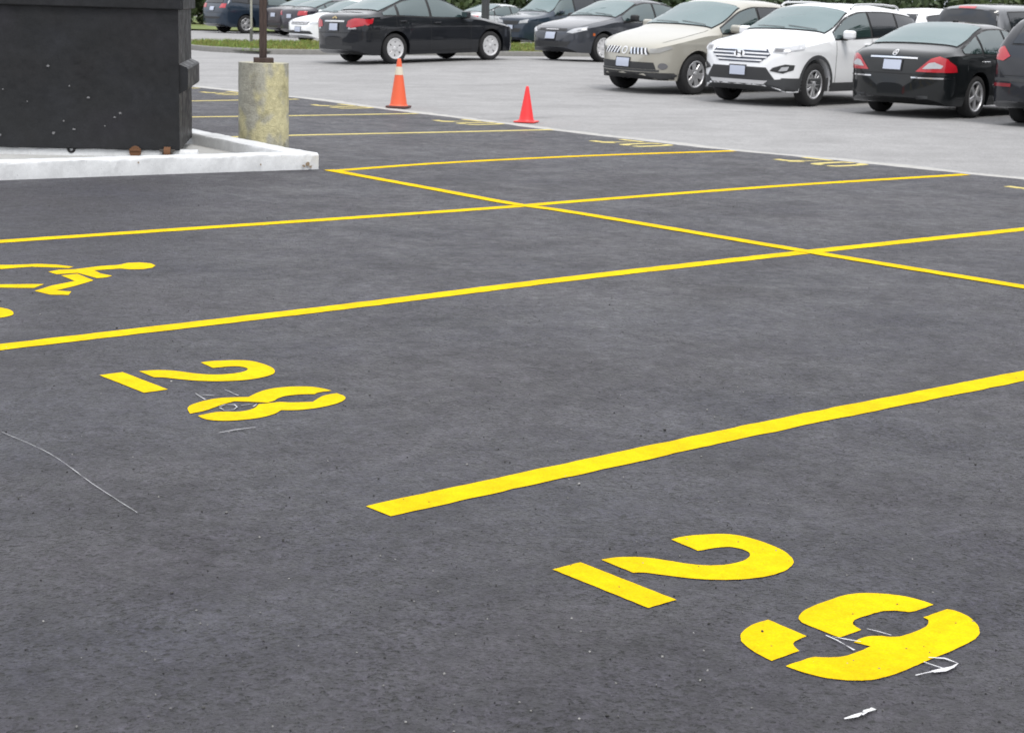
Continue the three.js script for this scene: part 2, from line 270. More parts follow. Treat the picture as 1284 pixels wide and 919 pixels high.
// numbers of the bays across, painted for drivers coming from the grey aisle: too flat to the eye to read
const farPieces = [[[0.02, 0], [0.12, 0], [0.12, 0.38], [0.02, 0.38]], [[0.2, 0.02], [0.3, 0.02], [0.62, 0.2], [0.6, 0.36], [0.48, 0.36], [0.5, 0.22]], [[0.5, 0.0], [0.64, 0.1], [0.6, 0.18], [0.45, 0.1]]];
const farRing = [[[0.02, 0.06], [0.1, 0.0], [0.55, 0.0], [0.63, 0.06], [0.63, 0.14], [0.53, 0.14], [0.5, 0.1], [0.14, 0.1], [0.12, 0.16], [0.02, 0.16]], [[0.02, 0.22], [0.12, 0.22], [0.14, 0.29], [0.5, 0.29], [0.53, 0.22], [0.63, 0.22], [0.63, 0.33], [0.55, 0.39], [0.1, 0.39], [0.02, 0.32]]];
const farSpots = [[5.64, -3.95, 'where the stall line nearest number 28 runs out', yellowWorn], [5.66, -6.75, 'one bay nearer than the small red cone', yellowWorn], [5.36, -9.25, 'beside the small red cone', yellowWorn], [5.58, -12.45, 'between the two traffic cones', yellowWorn], [5.74, -15.5, 'in the bay behind the taller cone', yellowWorn], [5.74, -18.6, 'in the farthest bay past the concrete post base', yellowWorn]];
for (const [x, z, where, m] of farSpots) stencil('stall_number', `faint yellow stall number ${where}`, [...farPieces.map(p => [p, x, z - 0.50, -1]), ...farRing.map(p => [p, x, z, -1])], m, 'faint stall numbers at the asphalt edge');

{ // chalk layout marks
  const y = PY + 0.003;
  const bright = new THREE.MeshStandardMaterial({ color: lin(0.7, 0.7, 0.71), map: paintTex, roughness: 0.95 });
  const mark = (label, strokes, m = chalk) => { const t = thing('chalk_mark', label, 'chalk mark', 'white chalk marks'); for (const [pts, w] of strokes) part('chalk_stroke', stripe(pts, w, y), m, t); };
  mark('stubby white chalk dash under the stencilled nine', [[[[-5.682, 1.841], [-5.634, 1.85], [-5.581, 1.841]], 0.014], [[[-5.634, 1.852], [-5.585, 1.846]], 0.018]], bright);
  mark('white chalk figure beside the outer edge of the nine of 29', [[[[-5.228, 1.738], [-5.203, 1.766], [-5.201, 1.805]], 0.011], [[[-5.201, 1.805], [-5.238, 1.814], [-5.296, 1.798]], 0.019], [[[-5.263, 1.75], [-5.258, 1.80]], 0.008], [[[-5.296, 1.80], [-5.347, 1.787]], 0.010]], bright);
  mark('white chalk slashes across the waist of the nine of 29', [[[[-5.315, 1.495], [-5.324, 1.543], [-5.337, 1.601]], 0.012], [[[-5.311, 1.51], [-5.281, 1.575]], 0.006], [[[-5.196, 1.528], [-5.18, 1.593]], 0.007]], bright);
  mark('thin white chalk dash under the stencilled eight', [[[[-5.529, -1.052], [-5.451, -1.06], [-5.378, -1.05]], 0.009]]);
  mark('white chalk scribble on the eight of 28', [[[[-5.29, -1.625], [-5.31, -1.515]], 0.008], [[[-5.288, -1.602], [-5.248, -1.553]], 0.006], [[[-5.163, -1.62], [-5.17, -1.502]], 0.007], [[[-5.324, -1.386], [-5.277, -1.407], [-5.259, -1.373], [-5.294, -1.324], [-5.336, -1.327], [-5.333, -1.371]], 0.009], [[[-5.249, -1.358], [-5.181, -1.356], [-5.22, -1.317]], 0.008]]);
  mark('long thin white chalk curve on bare asphalt below the number 28', [[[[-6.14, -1.49], [-6.13, -1.13], [-6.18, -0.71], [-6.21, -0.38]], 0.003]]);
}

{ // loose grit lying on the new mat
  const g = new THREE.IcosahedronGeometry(1, 0), N = 1500, im = new THREE.InstancedMesh(g, std(1, 1, 1, 0.9), N), m = new THREE.Matrix4(), q = new THREE.Quaternion(), e = new THREE.Euler(), c = new THREE.Color();
  for (let i = 0; i < N; i++) { const d = 3.2 + 11 * Math.pow(rnd(), 1.4), yaw = rr(0.38, 1.05), r = rr(0.0012, 0.0032) * (rnd() < 0.05 ? 1.8 : 1); e.set(rnd() * 6, rnd() * 6, rnd() * 6); m.compose(new THREE.Vector3(-8.5 + d * Math.sin(yaw), r * 0.5, 3.9 - d * Math.cos(yaw)), q.setFromEuler(e), new THREE.Vector3(r, r * 0.7, r * 1.2)); im.setMatrixAt(i, m); const v = rnd() < 0.7 ? rr(0.02, 0.06) : rr(0.1, 0.3); c.setRGB(v, v * 0.98, v * 0.95); im.setColorAt(i, c); }
  top(tag(im, 'loose grit scattered on the fresh asphalt', null, null, 'stuff'), 'loose_grit');
}
// ---------------------------------------------------------------- dumpster bay: kerb, pad, dumpster, post base
const kerbTex = (() => { const n1 = tileNoise(200), n2 = tileNoise(34), n3 = tileNoise(8); return tex(512, (u, v) => { const t = 0.06 * (n1(u, v) - 0.5) + 0.05 * (n2(u, v) - 0.5) + 0.07 * (n3(u, v) - 0.5); const chip = n2(u, v) * 0.6 + n1(u, v) * 0.4 > 0.87 ? 0.8 : 1; const k = (0.92 + t) * chip; return [k, k, k * 0.995]; }, { repeat: 1 / 0.9 }); })();
const kerbPaint = new THREE.MeshStandardMaterial({ color: lin(0.72, 0.735, 0.755), map: kerbTex, bumpMap: kerbTex, bumpScale: 0.004, roughness: 0.85 });
function metreUV(g) { // uv in metres by the dominant axis of each face
  g = g.index ? g.toNonIndexed() : g; const p = g.attributes.position, n = g.attributes.normal, u = new Float32Array(p.count * 2);
  for (let i = 0; i < p.count; i++) { const k = i - i % 3; const ax = Math.abs(n.getX(k)), ay = Math.abs(n.getY(k)), az = Math.abs(n.getZ(k)); if (ay >= ax && ay >= az) { u[2 * i] = p.getX(i); u[2 * i + 1] = p.getZ(i); } else if (ax > az) { u[2 * i] = p.getZ(i); u[2 * i + 1] = p.getY(i); } else { u[2 * i] = p.getX(i); u[2 * i + 1] = p.getY(i); } }
  g.setAttribute('uv', new THREE.BufferAttribute(u, 2)); return g;
}
// kerb: plan path with width, rounded arrises and small dents
function kerbGeo(path, w, h, y0 = 0) {
  const c = new THREE.CatmullRomCurve3(path.map(([x, z]) => new THREE.Vector3(x, 0, z)), false, 'centripetal'), len = c.getLength(), n = Math.ceil(len / 0.06);
  const prof = [[-w / 2, 0], [-w / 2, h - 0.025], [-w / 2 + 0.008, h - 0.008], [-w / 2 + 0.028, h], [w / 2 - 0.028, h], [w / 2 - 0.008, h - 0.008], [w / 2, h - 0.025], [w / 2, 0]];
  const P = [], U = [], I = [], m = prof.length;
  for (let i = 0; i <= n; i++) {
    const p = c.getPointAt(i / n), t = c.getTangentAt(i / n), nx = -t.z, nz = t.x; let v = 0;
    prof.forEach(([a, b], k) => { const d = b > 0 ? 0.004 * noise2(i * 0.35 + k * 7, path[0][0] + 3) + 0.003 * noise2(i * 0.08 + k * 3, 11) : 0; const q = a + d; if (k) v += Math.hypot(a - prof[k - 1][0], b - prof[k - 1][1]); P.push(p.x + nx * q, y0 + groundH(p.x, p.z) + b + d * 0.8, p.z + nz * q); U.push(i / n * len, v); });
    if (i) for (let k = 0; k < m - 1; k++) { const a = (i - 1) * m + k, b = i * m + k; I.push(a, b, a + 1, a + 1, b, b + 1); }
  }
  for (const base of [0, n * m]) { for (let k = 1; k < m - 1; k++) I.push(base, base + k, base + k + 1); }
  let g = new THREE.BufferGeometry(); g.setAttribute('position', new THREE.Float32BufferAttribute(P, 3)); g.setAttribute('uv', new THREE.Float32BufferAttribute(U, 2)); g.setIndex(I);
  return toCreasedNormals(g, 0.7);
}
{
  const t = thing('kerb_surround', 'white painted concrete kerb around the black dumpster', 'kerb');
  part('front_kerb', kerbGeo([[-4.6, -9.17], [-2.83, -9.04], [-1.48, -8.93], [0.07, -8.76]], 0.22, 0.147), kerbPaint, t);
  part('side_kerb', kerbGeo([[0.02, -8.88], [0.06, -9.4], [0.19, -10.5], [0.34, -11.8], [0.45, -12.8]], 0.24, 0.142), kerbPaint, t);
  part('rear_kerb', kerbGeo([[0.42, -12.9], [-2, -13.1], [-4.5, -13.3]], 0.22, 0.14), kerbPaint, t);
  { const a = [-0.71, -9.78], c = Math.cos(0.60), n = Math.sin(0.60), at = (x, z) => [a[0] + x * c - z * n, a[1] + x * n + z * c]; part('inner_kerb', kerbGeo([at(-3.2, -0.09), at(-1.4, -0.09), at(0.16, -0.085)], 0.12, 0.099), kerbPaint, t); }
  for (const [x, y, r] of [[-0.06, 0.05, 0.022], [-0.10, 0.035, 0.016], [-0.03, 0.028, 0.014], [-0.52, 0.06, 0.010], [-1.65, 0.11, 0.009]]) { const sh = new THREE.Shape(); for (let k = 0; k < 10; k++) { const a = k / 10 * 6.283, q = r * rr(0.55, 1.3); k ? sh.lineTo(q * Math.cos(a), q * 0.8 * Math.sin(a)) : sh.moveTo(q, 0); } const g = new THREE.ShapeGeometry(sh); g.rotateY(-0.11); g.translate(x, y, -8.643 + (x - 0.07) * 0.108 + 0.010); part('rust_stain', g, std(0.26, 0.20, 0.14, 0.95), t); }
  const padG = new THREE.ShapeGeometry(new THREE.Shape([[-4.6, 9.1], [0.0, 8.8], [0.38, 12.9], [-4.4, 13.2]].map(([x, z]) => new THREE.Vector2(x, z)))); padG.rotateX(-Math.PI / 2); padG.translate(0, 0.03, 0);
  const pad = new THREE.Mesh(padG, new THREE.MeshStandardMaterial({ color: lin(0.52, 0.52, 0.51), map: kerbTex, roughness: 0.9 }));
  top(tag(pad, 'pale concrete slab beneath the dumpster', null, null, 'structure'), 'concrete_pad');
}
{
  const n1 = tileNoise(180), n2 = tileNoise(30), n3 = tileNoise(7);
  const steelTex = tex(1024, (u, v) => { const t = 0.25 * (n1(u, v) - 0.5) + 0.22 * (n2(u, v) - 0.5) + 0.25 * (n3(u, v) - 0.5); const k = 0.86 + t * 0.5; return [k * (1 + 0.04 * (n3(v, u) - 0.5)), k, k * (1 + 0.05 * (n3(u, v) - 0.5))]; }, { repeat: 1 / 1.7 });
  const rough = tex(512, (u, v) => { const k = 0.62 + 0.3 * (n2(u, v) - 0.5) + 0.25 * (n3(u, v) - 0.5); return [k, k, k]; }, { srgb: false, repeat: 1 / 1.3 });
  const steel = new THREE.MeshPhysicalMaterial({ specularIntensity: 0.6, color: lin(0.020, 0.0205, 0.0235), map: steelTex, roughness: 0.85, roughnessMap: rough, bumpMap: rough, bumpScale: 0.004 });
  const chipMat = std(0.15, 0.15, 0.155, 0.8), rust = std(0.13, 0.062, 0.03, 0.95), dark = std(0.015, 0.015, 0.017, 0.8), grime = std(0.06, 0.055, 0.05, 0.9);
  const d = thing('dumpster', 'black steel dumpster with pale paint chips on rusty casters', 'dumpster');
  d.position.set(-0.71, 0.03, -9.78); d.rotation.y = -0.60; // origin: front right lower corner, face along local x
  const W = 2.15, D = 1.5, Hh = 1.49, b = 0.072;
  // walls: slightly dished front sheet
  { const g = new THREE.PlaneGeometry(W, Hh - b, 40, 28), p = g.attributes.position; for (let i = 0; i < p.count; i++) { const u = p.getX(i) / W, v = p.getY(i) / Hh; p.setZ(i, 0.006 * fbm2(u * 3 + 2, v * 3, 3) - 0.012 * (1 - 4 * u * u) * (1 - 4 * v * v)); } g.computeVertexNormals(); const u = g.attributes.uv; for (let i = 0; i < p.count; i++) u.setXY(i, p.getX(i), p.getY(i)); g.translate(-W / 2, b + (Hh - b) / 2, 0); part('front_wall', g, steel, d); }
  part('shell', metreUV(join([box(0.02, Hh - b, D, -0.01, b + (Hh - b) / 2, -D / 2 - 0.008), box(0.02, Hh - b, D, -W + 0.01, b + (Hh - b) / 2, -D / 2 - 0.008), box(W - 0.04, Hh - b, 0.02, -W / 2, b + (Hh - b) / 2, -D + 0.012), box(W - 0.042, 0.02, D - 0.03, -W / 2, b + 0.012, -D / 2 - 0.002)])), steel, d);
  part('top_rail', metreUV(join([rbox(W + 0.06, 0.14, 0.06, 0.012, -W / 2, Hh - 0.085, 0.012), rbox(0.06, 0.14, D, 0.012, 0.012, Hh - 0.085, -D / 2 - 0.02), rbox(0.06, 0.14, D, 0.012, -W - 0.012, Hh - 0.085, -D / 2 - 0.02)])), steel, d);
  for (const s of [-1, 1]) { const lid = rbox(W / 2 - 0.01, 0.05, D + 0.06, 0.02, -W / 2 + s * W / 4, Hh + 0.012, -D / 2); part('lid', lid, dark, d); }
  for (const x of [0.0, -W]) { const s = x === 0 ? 1 : -1; const sh = new THREE.Shape([[0, -0.14], [0.07, -0.10], [0.08, -0.085], [0.08, 0.085], [0.07, 0.10], [0, 0.13]].map(([a, c]) => new THREE.Vector2(a * s, c))); const g = new THREE.ExtrudeGeometry(sh, { depth: D - 0.06, bevelEnabled: false }); g.translate(x, 0.72, -D + 0.03); part('fork_sleeve', metreUV(g), steel, d); }
  for (const [x, z] of [[-0.11, 0.014], [-0.11, -D + 0.2], [-W + 0.3, 0.014], [-W + 0.3, -D + 0.2]]) {
    const g = part('caster', join([box(0.14, 0.018, 0.075, x, b - 0.004, z), box(0.012, 0.06, 0.08, x - 0.04, b - 0.03, z), box(0.012, 0.06, 0.08, x + 0.04, b - 0.03, z)]), grime, d);
    const w = new THREE.CylinderGeometry(0.05, 0.05, 0.06, 20); w.rotateZ(Math.PI / 2); w.translate(x, 0.05, z); part('caster_wheel', w, rust, g);
  }
  { const g = part('caster', box(0.10, 0.018, 0.075, -0.40, b - 0.004, 0.012), rust, d); const w = new THREE.CylinderGeometry(0.052, 0.052, 0.05, 20); w.rotateX(Math.PI / 2); w.translate(-0.40, 0.05, 0.014); part('caster_wheel', w, rust, g); }
  for (const x of [-0.98, -1.72]) part('drain_hook', new THREE.TorusGeometry(0.028, 0.011, 8, 20).translate(x, b - 0.012, -0.03), dark, d);
  const spots = [[83, 88], [108, 112], [131, 125.5], [112, 165], [87.5, 170], [162, 149], [169, 144], [23, 174], [100, 155], [57, 132], [28, 118], [150, 160]];
  spots.forEach(([u, v], i) => { const x = -W * 0 - (241 - u) / 136, y = b + (188 - v) / 136, r = [0.011, 0.008, 0.013, 0.011, 0.013, 0.009, 0.01, 0.009, 0.008, 0.006, 0.007, 0.006][i]; const sh = new THREE.Shape(); for (let k = 0; k < 9; k++) { const a = k / 9 * 6.283, q = r * rr(0.6, 1.25); k ? sh.lineTo(x + q * 1.3 * Math.cos(a), y + q * Math.sin(a)) : sh.moveTo(x + q * 1.3, y); } part('paint_chip', new THREE.ShapeGeometry(sh).translate(0, 0, 0.006), chipMat, d); });
}
{ // concrete post base with the rusty post standing in it
  const n1 = tileNoise(90), n2 = tileNoise(22), n3 = tileNoise(6);
  const paintPatches = [[0.95, 0.2, 0.17, 0.24], [0.75, -0.18, 0.19, 0.27], [1.75, -0.28, 0.10, 0.13], [1.45, 0.02, 0.10, 0.16], [0.1, 0.1, 0.14, 0.3], [-1.2, -0.1, 0.15, 0.2], [-2.4, 0.15, 0.12, 0.15], [2.6, -0.2, 0.08, 0.14]];
  const g = new THREE.CylinderGeometry(0.252, 0.256, 0.85, 96, 40), p = g.attributes.position, u = g.attributes.uv, C = [];
  for (let i = 0; i < p.count; i++) {
    const x = p.getX(i), y = p.getY(i), z = p.getZ(i), a = Math.atan2(z, x);
    const d = 1 + 0.008 * fbm3(x * 5, y * 4, z * 5, 3) - 0.02 * smooth(0.62, 0.9, noise3(x * 7, y * 7, z * 7)) * smooth(0.2, 0.42, Math.abs(y)); p.setX(i, x * d); p.setZ(i, z * d);
    // remnants of yellow paint, each with a ragged outline of its own, on bare grey concrete
    const n = fbm3(x * 5 + 1, y * 4, z * 5, 5), da = c => { let d = a - c; while (d > Math.PI) d -= 2 * Math.PI; while (d < -Math.PI) d += 2 * Math.PI; return d * 0.254; };
    let k = 0; for (const [c, py, ra, ry] of paintPatches) k = Math.max(k, smooth(0.45, -0.45, Math.hypot(da(c) / ra, (y - py) / ry) - 1 + 1.3 * n));
    const dirt = smooth(0.1, 0.5, fbm3(x * 4 + 9, y * 3, z * 4, 4)) * 0.25, t = 1 + 0.10 * fbm3(x * 14, y * 14, z * 14, 3);
    C.push(mix(0.43, 0.60, k) * t * (1 - dirt), mix(0.42, 0.555, k) * t * (1 - dirt), mix(0.355, 0.335, k) * t * (1 - dirt * 1.1)); u.setXY(i, (a / 6.2832 + 0.5) * 1.6, y);
  }
  g.setAttribute('color', new THREE.Float32BufferAttribute(C, 3)); g.computeVertexNormals(); g.translate(0, 0.425, 0);
  const ctex = tex(512, (a, b) => { const k = 0.92 + 0.10 * (n1(a, b) - 0.5) + 0.10 * (n2(a, b) - 0.5) + 0.1 * (n3(a, b) - 0.5); return [k, k, k]; }, { repeat: 1 / 0.8 });
  const t = thing('post_base', 'round concrete post base with worn yellow paint, holding a rusty brown post', 'post base');
  t.position.set(0.83, 0, -10.78);
  part('concrete_drum', g, new THREE.MeshStandardMaterial({ color: lin(1, 1, 1), map: ctex, bumpMap: ctex, bumpScale: 0.012, roughness: 0.95, vertexColors: true }), t);
  const rustTex = tex(256, (a, b) => { const k = 0.8 + 0.5 * (n2(a, b) - 0.5) + 0.3 * (n3(a, b) - 0.5); return [k, k * 0.97, k * 0.95]; }, { repeat: 2 });
  const brown = new THREE.MeshStandardMaterial({ color: lin(0.085, 0.062, 0.056), map: rustTex, roughness: 0.85, metalness: 0.1 });
  part('base_plate', rbox(0.2, 0.05, 0.2, 0.006, 0, 0.874, 0), brown, t);
  part('steel_post', rbox(0.076, 2.6, 0.076, 0.006, -0.005, 2.2, 0), brown, t);
  t.rotation.y = -0.55;
}
// ---------------------------------------------------------------- traffic cones
function cone(name, label, h, r, bw, bh, body, base, collar, [x, z]) {
  const t = thing(name, label, 'cone', 'traffic cones'); t.position.set(x, -0.012, z);
  const rt = 0.026 * h / 0.7, R = y => mix(r, rt, (y - bh) / (h - bh)), pts = [];
  pts.push([r + 0.012, bh], [r + 0.006, bh + 0.012]); for (let i = 0; i <= 8; i++) { const y = mix(bh + 0.02, h - 0.01, i / 8); pts.push([R(y), y]); } pts.push([rt * 0.8, h], [0, h]);
  part('cone_body', new THREE.LatheGeometry(pts.map(([a, b]) => new THREE.Vector2(a, b)), 40), body, t);
  part('cone_base', rbox(bw, bh, bw, bh * 0.4, 0, bh / 2, 0), base, t);
  if (collar) { const q = []; for (let i = 0; i <= 4; i++) { const y = mix(collar[0], collar[1], i / 4); q.push(new THREE.Vector2(R(y) + 0.0025, y)); } part('reflective_collar', new THREE.LatheGeometry(q, 40), std(0.62, 0.56, 0.45, 0.6), t); }
  t.rotation.y = 0.6;
}
cone('traffic_cone', 'tall orange traffic cone with white collar on a dark base', 0.70, 0.125, 0.30, 0.035, phys(0.72, 0.115, 0.045, 0.5), std(0.10, 0.045, 0.04, 0.8), [0.47, 0.585], [6.18, -15.62]);
cone('traffic_cone', 'small plain fluorescent red traffic cone with red base', 0.47, 0.10, 0.28, 0.02, phys(0.80, 0.035, 0.038, 0.45), phys(0.66, 0.05, 0.045, 0.5), null, [6.15, -12.78]);

// ---------------------------------------------------------------- cars
function pchip(pts) { // monotone interpolation of [x, y]
  const n = pts.length, d = [], m = new Array(n).fill(0);
  for (let i = 0; i < n - 1; i++) d.push((pts[i + 1][1] - pts[i][1]) / (pts[i + 1][0] - pts[i][0]));
  m[0] = d[0]; m[n - 1] = d[n - 2];
  for (let i = 1; i < n - 1; i++) m[i] = d[i - 1] * d[i] <= 0 ? 0 : 2 * d[i - 1] * d[i] / (d[i - 1] + d[i]);
  return x => {
    if (x <= pts[0][0]) return pts[0][1]; if (x >= pts[n - 1][0]) return pts[n - 1][1];
    let i = 0; while (x > pts[i + 1][0]) i++;
    const h = pts[i + 1][0] - pts[i][0], t = (x - pts[i][0]) / h, t2 = t * t, t3 = t2 * t;
    return (2 * t3 - 3 * t2 + 1) * pts[i][1] + (t3 - 2 * t2 + t) * h * m[i] + (-2 * t3 + 3 * t2) * pts[i + 1][1] + (t3 - t2) * h * m[i + 1];
  };
}
const M = {
  glass: phys(0.018, 0.034, 0.036, 0.03, { ior: 2.15, specularIntensity: 1, specularColor: lin(0.9, 1, 1) }),
  screen: phys(0.06, 0.105, 0.11, 0.03, { ior: 2.15, specularColor: lin(0.9, 1, 1) }),
  privacy: phys(0.014, 0.017, 0.022, 0.05, { ior: 1.6 }),
  tyre: std(0.018, 0.018, 0.019, 0.9), rubber: std(0.012, 0.012, 0.013, 0.6), plastic: std(0.03, 0.031, 0.033, 0.7), greyPlastic: std(0.045, 0.047, 0.05, 0.75),
  alloy: std(0.62, 0.62, 0.63, 0.32, { metalness: 0.75 }), hubcap: std(0.62, 0.62, 0.63, 0.4, { metalness: 0.35 }), chrome: std(0.75, 0.75, 0.76, 0.12, { metalness: 1 }),
  brake: std(0.05, 0.05, 0.052, 0.6), seam: std(0.008, 0.008, 0.009, 0.7), red: phys(0.42, 0.012, 0.022, 0.12, { clearcoat: 1 }), darkRed: phys(0.22, 0.012, 0.02, 0.15, { clearcoat: 1 }), lens: phys(0.42, 0.43, 0.45, 0.12, { clearcoat: 1 }), smoked: phys(0.12, 0.12, 0.13, 0.12, { clearcoat: 1 }), amber: phys(0.5, 0.12, 0.03, 0.2), plate: std(0.48, 0.52, 0.62, 0.5), plateRim: std(0.02, 0.02, 0.022, 0.6), gold: std(0.55, 0.42, 0.2, 0.3, { metalness: 0.7 }),
};
const paint = (r, g, b, metal = 0, rough = 0.35) => new THREE.MeshPhysicalMaterial({ color: lin(r, g, b), metalness: metal, roughness: rough, specularIntensity: 0.15, clearcoat: 1, clearcoatRoughness: 0.03 });
const wheelCache = new Map();
function wheelGeos(R, rimR, w, style) {
  const key = [R, rimR, w, style].join();
  if (wheelCache.has(key)) return wheelCache.get(key);
  const prof = [[rimR - 0.01, -w / 2 + 0.02], [rimR + 0.012, -w / 2 + 0.005], [R - 0.05, -w / 2], [R - 0.012, -w / 2 + 0.02], [R, -w / 2 + 0.05], [R, w / 2 - 0.05], [R - 0.012, w / 2 - 0.02], [R - 0.05, w / 2], [rimR + 0.012, w / 2 - 0.005], [rimR - 0.01, w / 2 - 0.02]];
  const lathe = pts => { const g = new THREE.LatheGeometry(pts.map(([a, b]) => new THREE.Vector2(a, b)), 36); g.rotateX(Math.PI / 2); return g; };
  const tyre = lathe(prof);
  const list = [lathe([[rimR - 0.002, w / 2 - 0.012], [rimR - 0.012, w / 2 - 0.004], [rimR - 0.03, w / 2 - 0.012], [rimR - 0.035, w / 2 - 0.05], [rimR - 0.04, -w / 2 + 0.03]]), lathe([[0, w / 2 - 0.012], [0.045, w / 2 - 0.014], [0.06, w / 2 - 0.03], [0.06, w / 2 - 0.07]])];
  const spoke = (a, wi, wo, r0, r1) => { const s = new THREE.Shape([[-wi / 2, r0], [wi / 2, r0], [wo / 2, r1], [-wo / 2, r1]].map(([p, q]) => new THREE.Vector2(p, q))); const g = new THREE.ExtrudeGeometry(s, { depth: 0.022, bevelEnabled: true, bevelSize: 0.006, bevelThickness: 0.006, bevelSegments: 1 }); g.translate(0, 0, w / 2 - 0.05); g.rotateZ(a); return g; };
  if (style === 'five') for (let i = 0; i < 5; i++) list.push(spoke(i * 1.2566 + 0.3, 0.085, 0.105, 0.03, rimR - 0.02));
  if (style === 'star') for (let i = 0; i < 5; i++) list.push(spoke(i * 1.2566, 0.05, 0.065, 0.03, rimR - 0.02));
  if (style === 'twin') for (let i = 0; i < 5; i++) for (const d of [-0.22, 0.22]) list.push(spoke(i * 1.2566 + d, 0.032, 0.038, 0.03, rimR - 0.02));
  if (style === 'ten') for (let i = 0; i < 10; i++) list.push(spoke(i * 0.62832, 0.05, 0.078, 0.04, rimR - 0.02));
  if (style === 'cap') { for (let i = 0; i < 6; i++) list.push(spoke(i * 1.0472, 0.062, 0.13, 0.02, rimR - 0.04)); list.push(lathe([[rimR - 0.065, w / 2 - 0.022], [rimR - 0.02, w / 2 - 0.016]])); }
  if (style === 'six') for (let i = 0; i < 6; i++) list.push(spoke(i * 1.0472, 0.07, 0.115, 0.03, rimR - 0.02));
  const disc = new THREE.CylinderGeometry(rimR - 0.03, rimR - 0.03, 0.02, 28); disc.rotateX(Math.PI / 2); disc.translate(0, 0, w / 2 - 0.09);
  const out = { tyre, rim: join(list), disc };
  wheelCache.set(key, out); return out;
}
const shapeCache = new Map();
// body shell: sections across the length, wheel openings cut into the lower edge
function bodyShell(o) {
  const topY = pchip(o.profile), beltY = pchip(o.belt), sF = o.fo, sR = o.fo + o.wb, Ra = o.R + (o.archGap ?? 0.055), wy = o.R;
  const baseLow = s => o.sill + 0.10 * smooth(0.28, 0, s) + (o.tailRise ?? 0.12) * smooth(o.L - 0.45, o.L, s);
  const low = s => { let y = baseLow(s); for (const c of [sF, sR]) { const d = Math.abs(s - c); if (d < Ra) y = Math.max(y, wy + Math.sqrt(Ra * Ra - d * d)); } return y; };
  const planW = s => { const a = o.noseA ?? 0.55, n = o.noseN ?? 2.6, at = o.tailA ?? 0.42, nt = o.tailN ?? 3.0; let k = 1; if (s < a) k *= Math.pow(Math.max(0, 1 - Math.pow(1 - (s + 0.02) / (a + 0.02), n)), 1 / n); if (s > o.L - at) k *= Math.pow(Math.max(0, 1 - Math.pow(1 - (o.L - s + 0.008) / (at + 0.008), nt)), 1 / nt); return k * (1 - 0.05 * smooth(1.3, 0, s) - 0.05 * smooth(o.L - 1.3, o.L, s)); };
  const sideF = y => 1 - 0.055 * clamp((0.52 - y) / 0.34) ** 2 - 0.07 * Math.max(0, (y - o.waist) / 0.4) ** 2 + 0.006 * Math.exp(-(((y - o.waist - 0.04) / 0.035) ** 2));
  const sec = s => {
    const tp = topY(s), lw = Math.min(low(s), tp - 0.06), w = Math.max(0.0005, o.W / 2 * planW(s));
    const bl = Math.min(beltY(s), lw + (tp - lw) * 0.93, tp - 0.045), cab = tp - bl, c = smooth(0.12, 0.42, cab);
    const zb = w * sideF(bl), zt = Math.max(0.0002, mix(zb * (o.hoodTop ?? 0.86), zb - cab * o.tumble, c)), by = tp - mix(0.022, o.roofCrown ?? 0.05, c) * Math.min(1, w / 0.5);
    return { tp, lw, w, bl, cab, c, zb, zt, by };
  };
  const st = new Set([0, 0.006, 0.018, 0.035, 0.06, 0.09, 0.13, 0.18, 0.24].flatMap(v => [v, o.L - v]));
  for (let s = 0.3; s < o.L - 0.29; s += o.coarse ? 0.11 : 0.055) st.add(s);
  for (const c of [sF, sR]) { for (let i = 0; i <= 18; i++) st.add(c - Ra * Math.cos(i / 18 * Math.PI)); st.add(c - Ra - 0.002); st.add(c + Ra + 0.002); }
  const ss = [...st].sort((a, b) => a - b), cx = o.fo + o.wb / 2, rows = [];
  const roofMid = o.roofMid ?? o.L * 0.56;
  for (const s of ss) {
    const q = sec(s), pts = [[0, q.lw], [q.w * sideF(q.lw) * 0.6, q.lw], [q.w * sideF(q.lw) * 0.985, q.lw]];
    const NS = 9; for (let r = 0; r <= NS; r++) { const y = mix(q.lw, q.bl, r / NS); pts.push([q.w * sideF(y), y]); }
    const A = [q.zb, q.bl], B = [q.zt, q.by], Cc = [0, q.tp], lab = Math.hypot(A[0] - B[0], A[1] - B[1]), ra = Math.min(0.85, mix(0.06, 0.10, q.c) / Math.max(lab, 1e-4)), rc = Math.min(0.6, mix(0.2, 0.16, q.c) / Math.max(q.zt, 1e-3));
    const B1 = [mix(B[0], A[0], ra), mix(B[1], A[1], ra)], B2 = [mix(B[0], 0, rc), mix(B[1], q.tp, 1 - (1 - rc) ** 2)];
    for (let r = 1; r <= 4; r++) { const t = r / 4, bow = 0.02 * q.c * Math.sin(Math.PI * t); pts.push([mix(A[0], B1[0], t) + bow, mix(A[1], B1[1], t)]); }
    for (let r = 1; r <= 4; r++) { const t = r / 4; pts.push([(1 - t) ** 2 * B1[0] + 2 * t * (1 - t) * B[0] + t * t * B2[0], (1 - t) ** 2 * B1[1] + 2 * t * (1 - t) * B[1] + t * t * B2[1]]); }
    for (let r = 1; r <= 5; r++) { const t = r / 5, z = B2[0] * (1 - t); pts.push([z, q.tp - (q.tp - B2[1]) * (z / Math.max(B2[0], 1e-5)) ** 2]); }
    rows.push(pts.map(([z, y]) => { const f = q.cab > 0.06 ? clamp((y - q.bl) / q.cab) * q.c : 0, k = (o.plan ?? 0.16) * clamp((roofMid - s) / 0.9, -1, 1); return [cx - (s + f * k * (z / Math.max(q.zb, 0.01)) ** 2), y, z]; }));
  }
  const m = rows[0].length, P = [], I = [];
  for (const row of rows) { for (const p of row) P.push(p[0], p[1], p[2]); for (const p of row) P.push(p[0], p[1], -p[2]); }
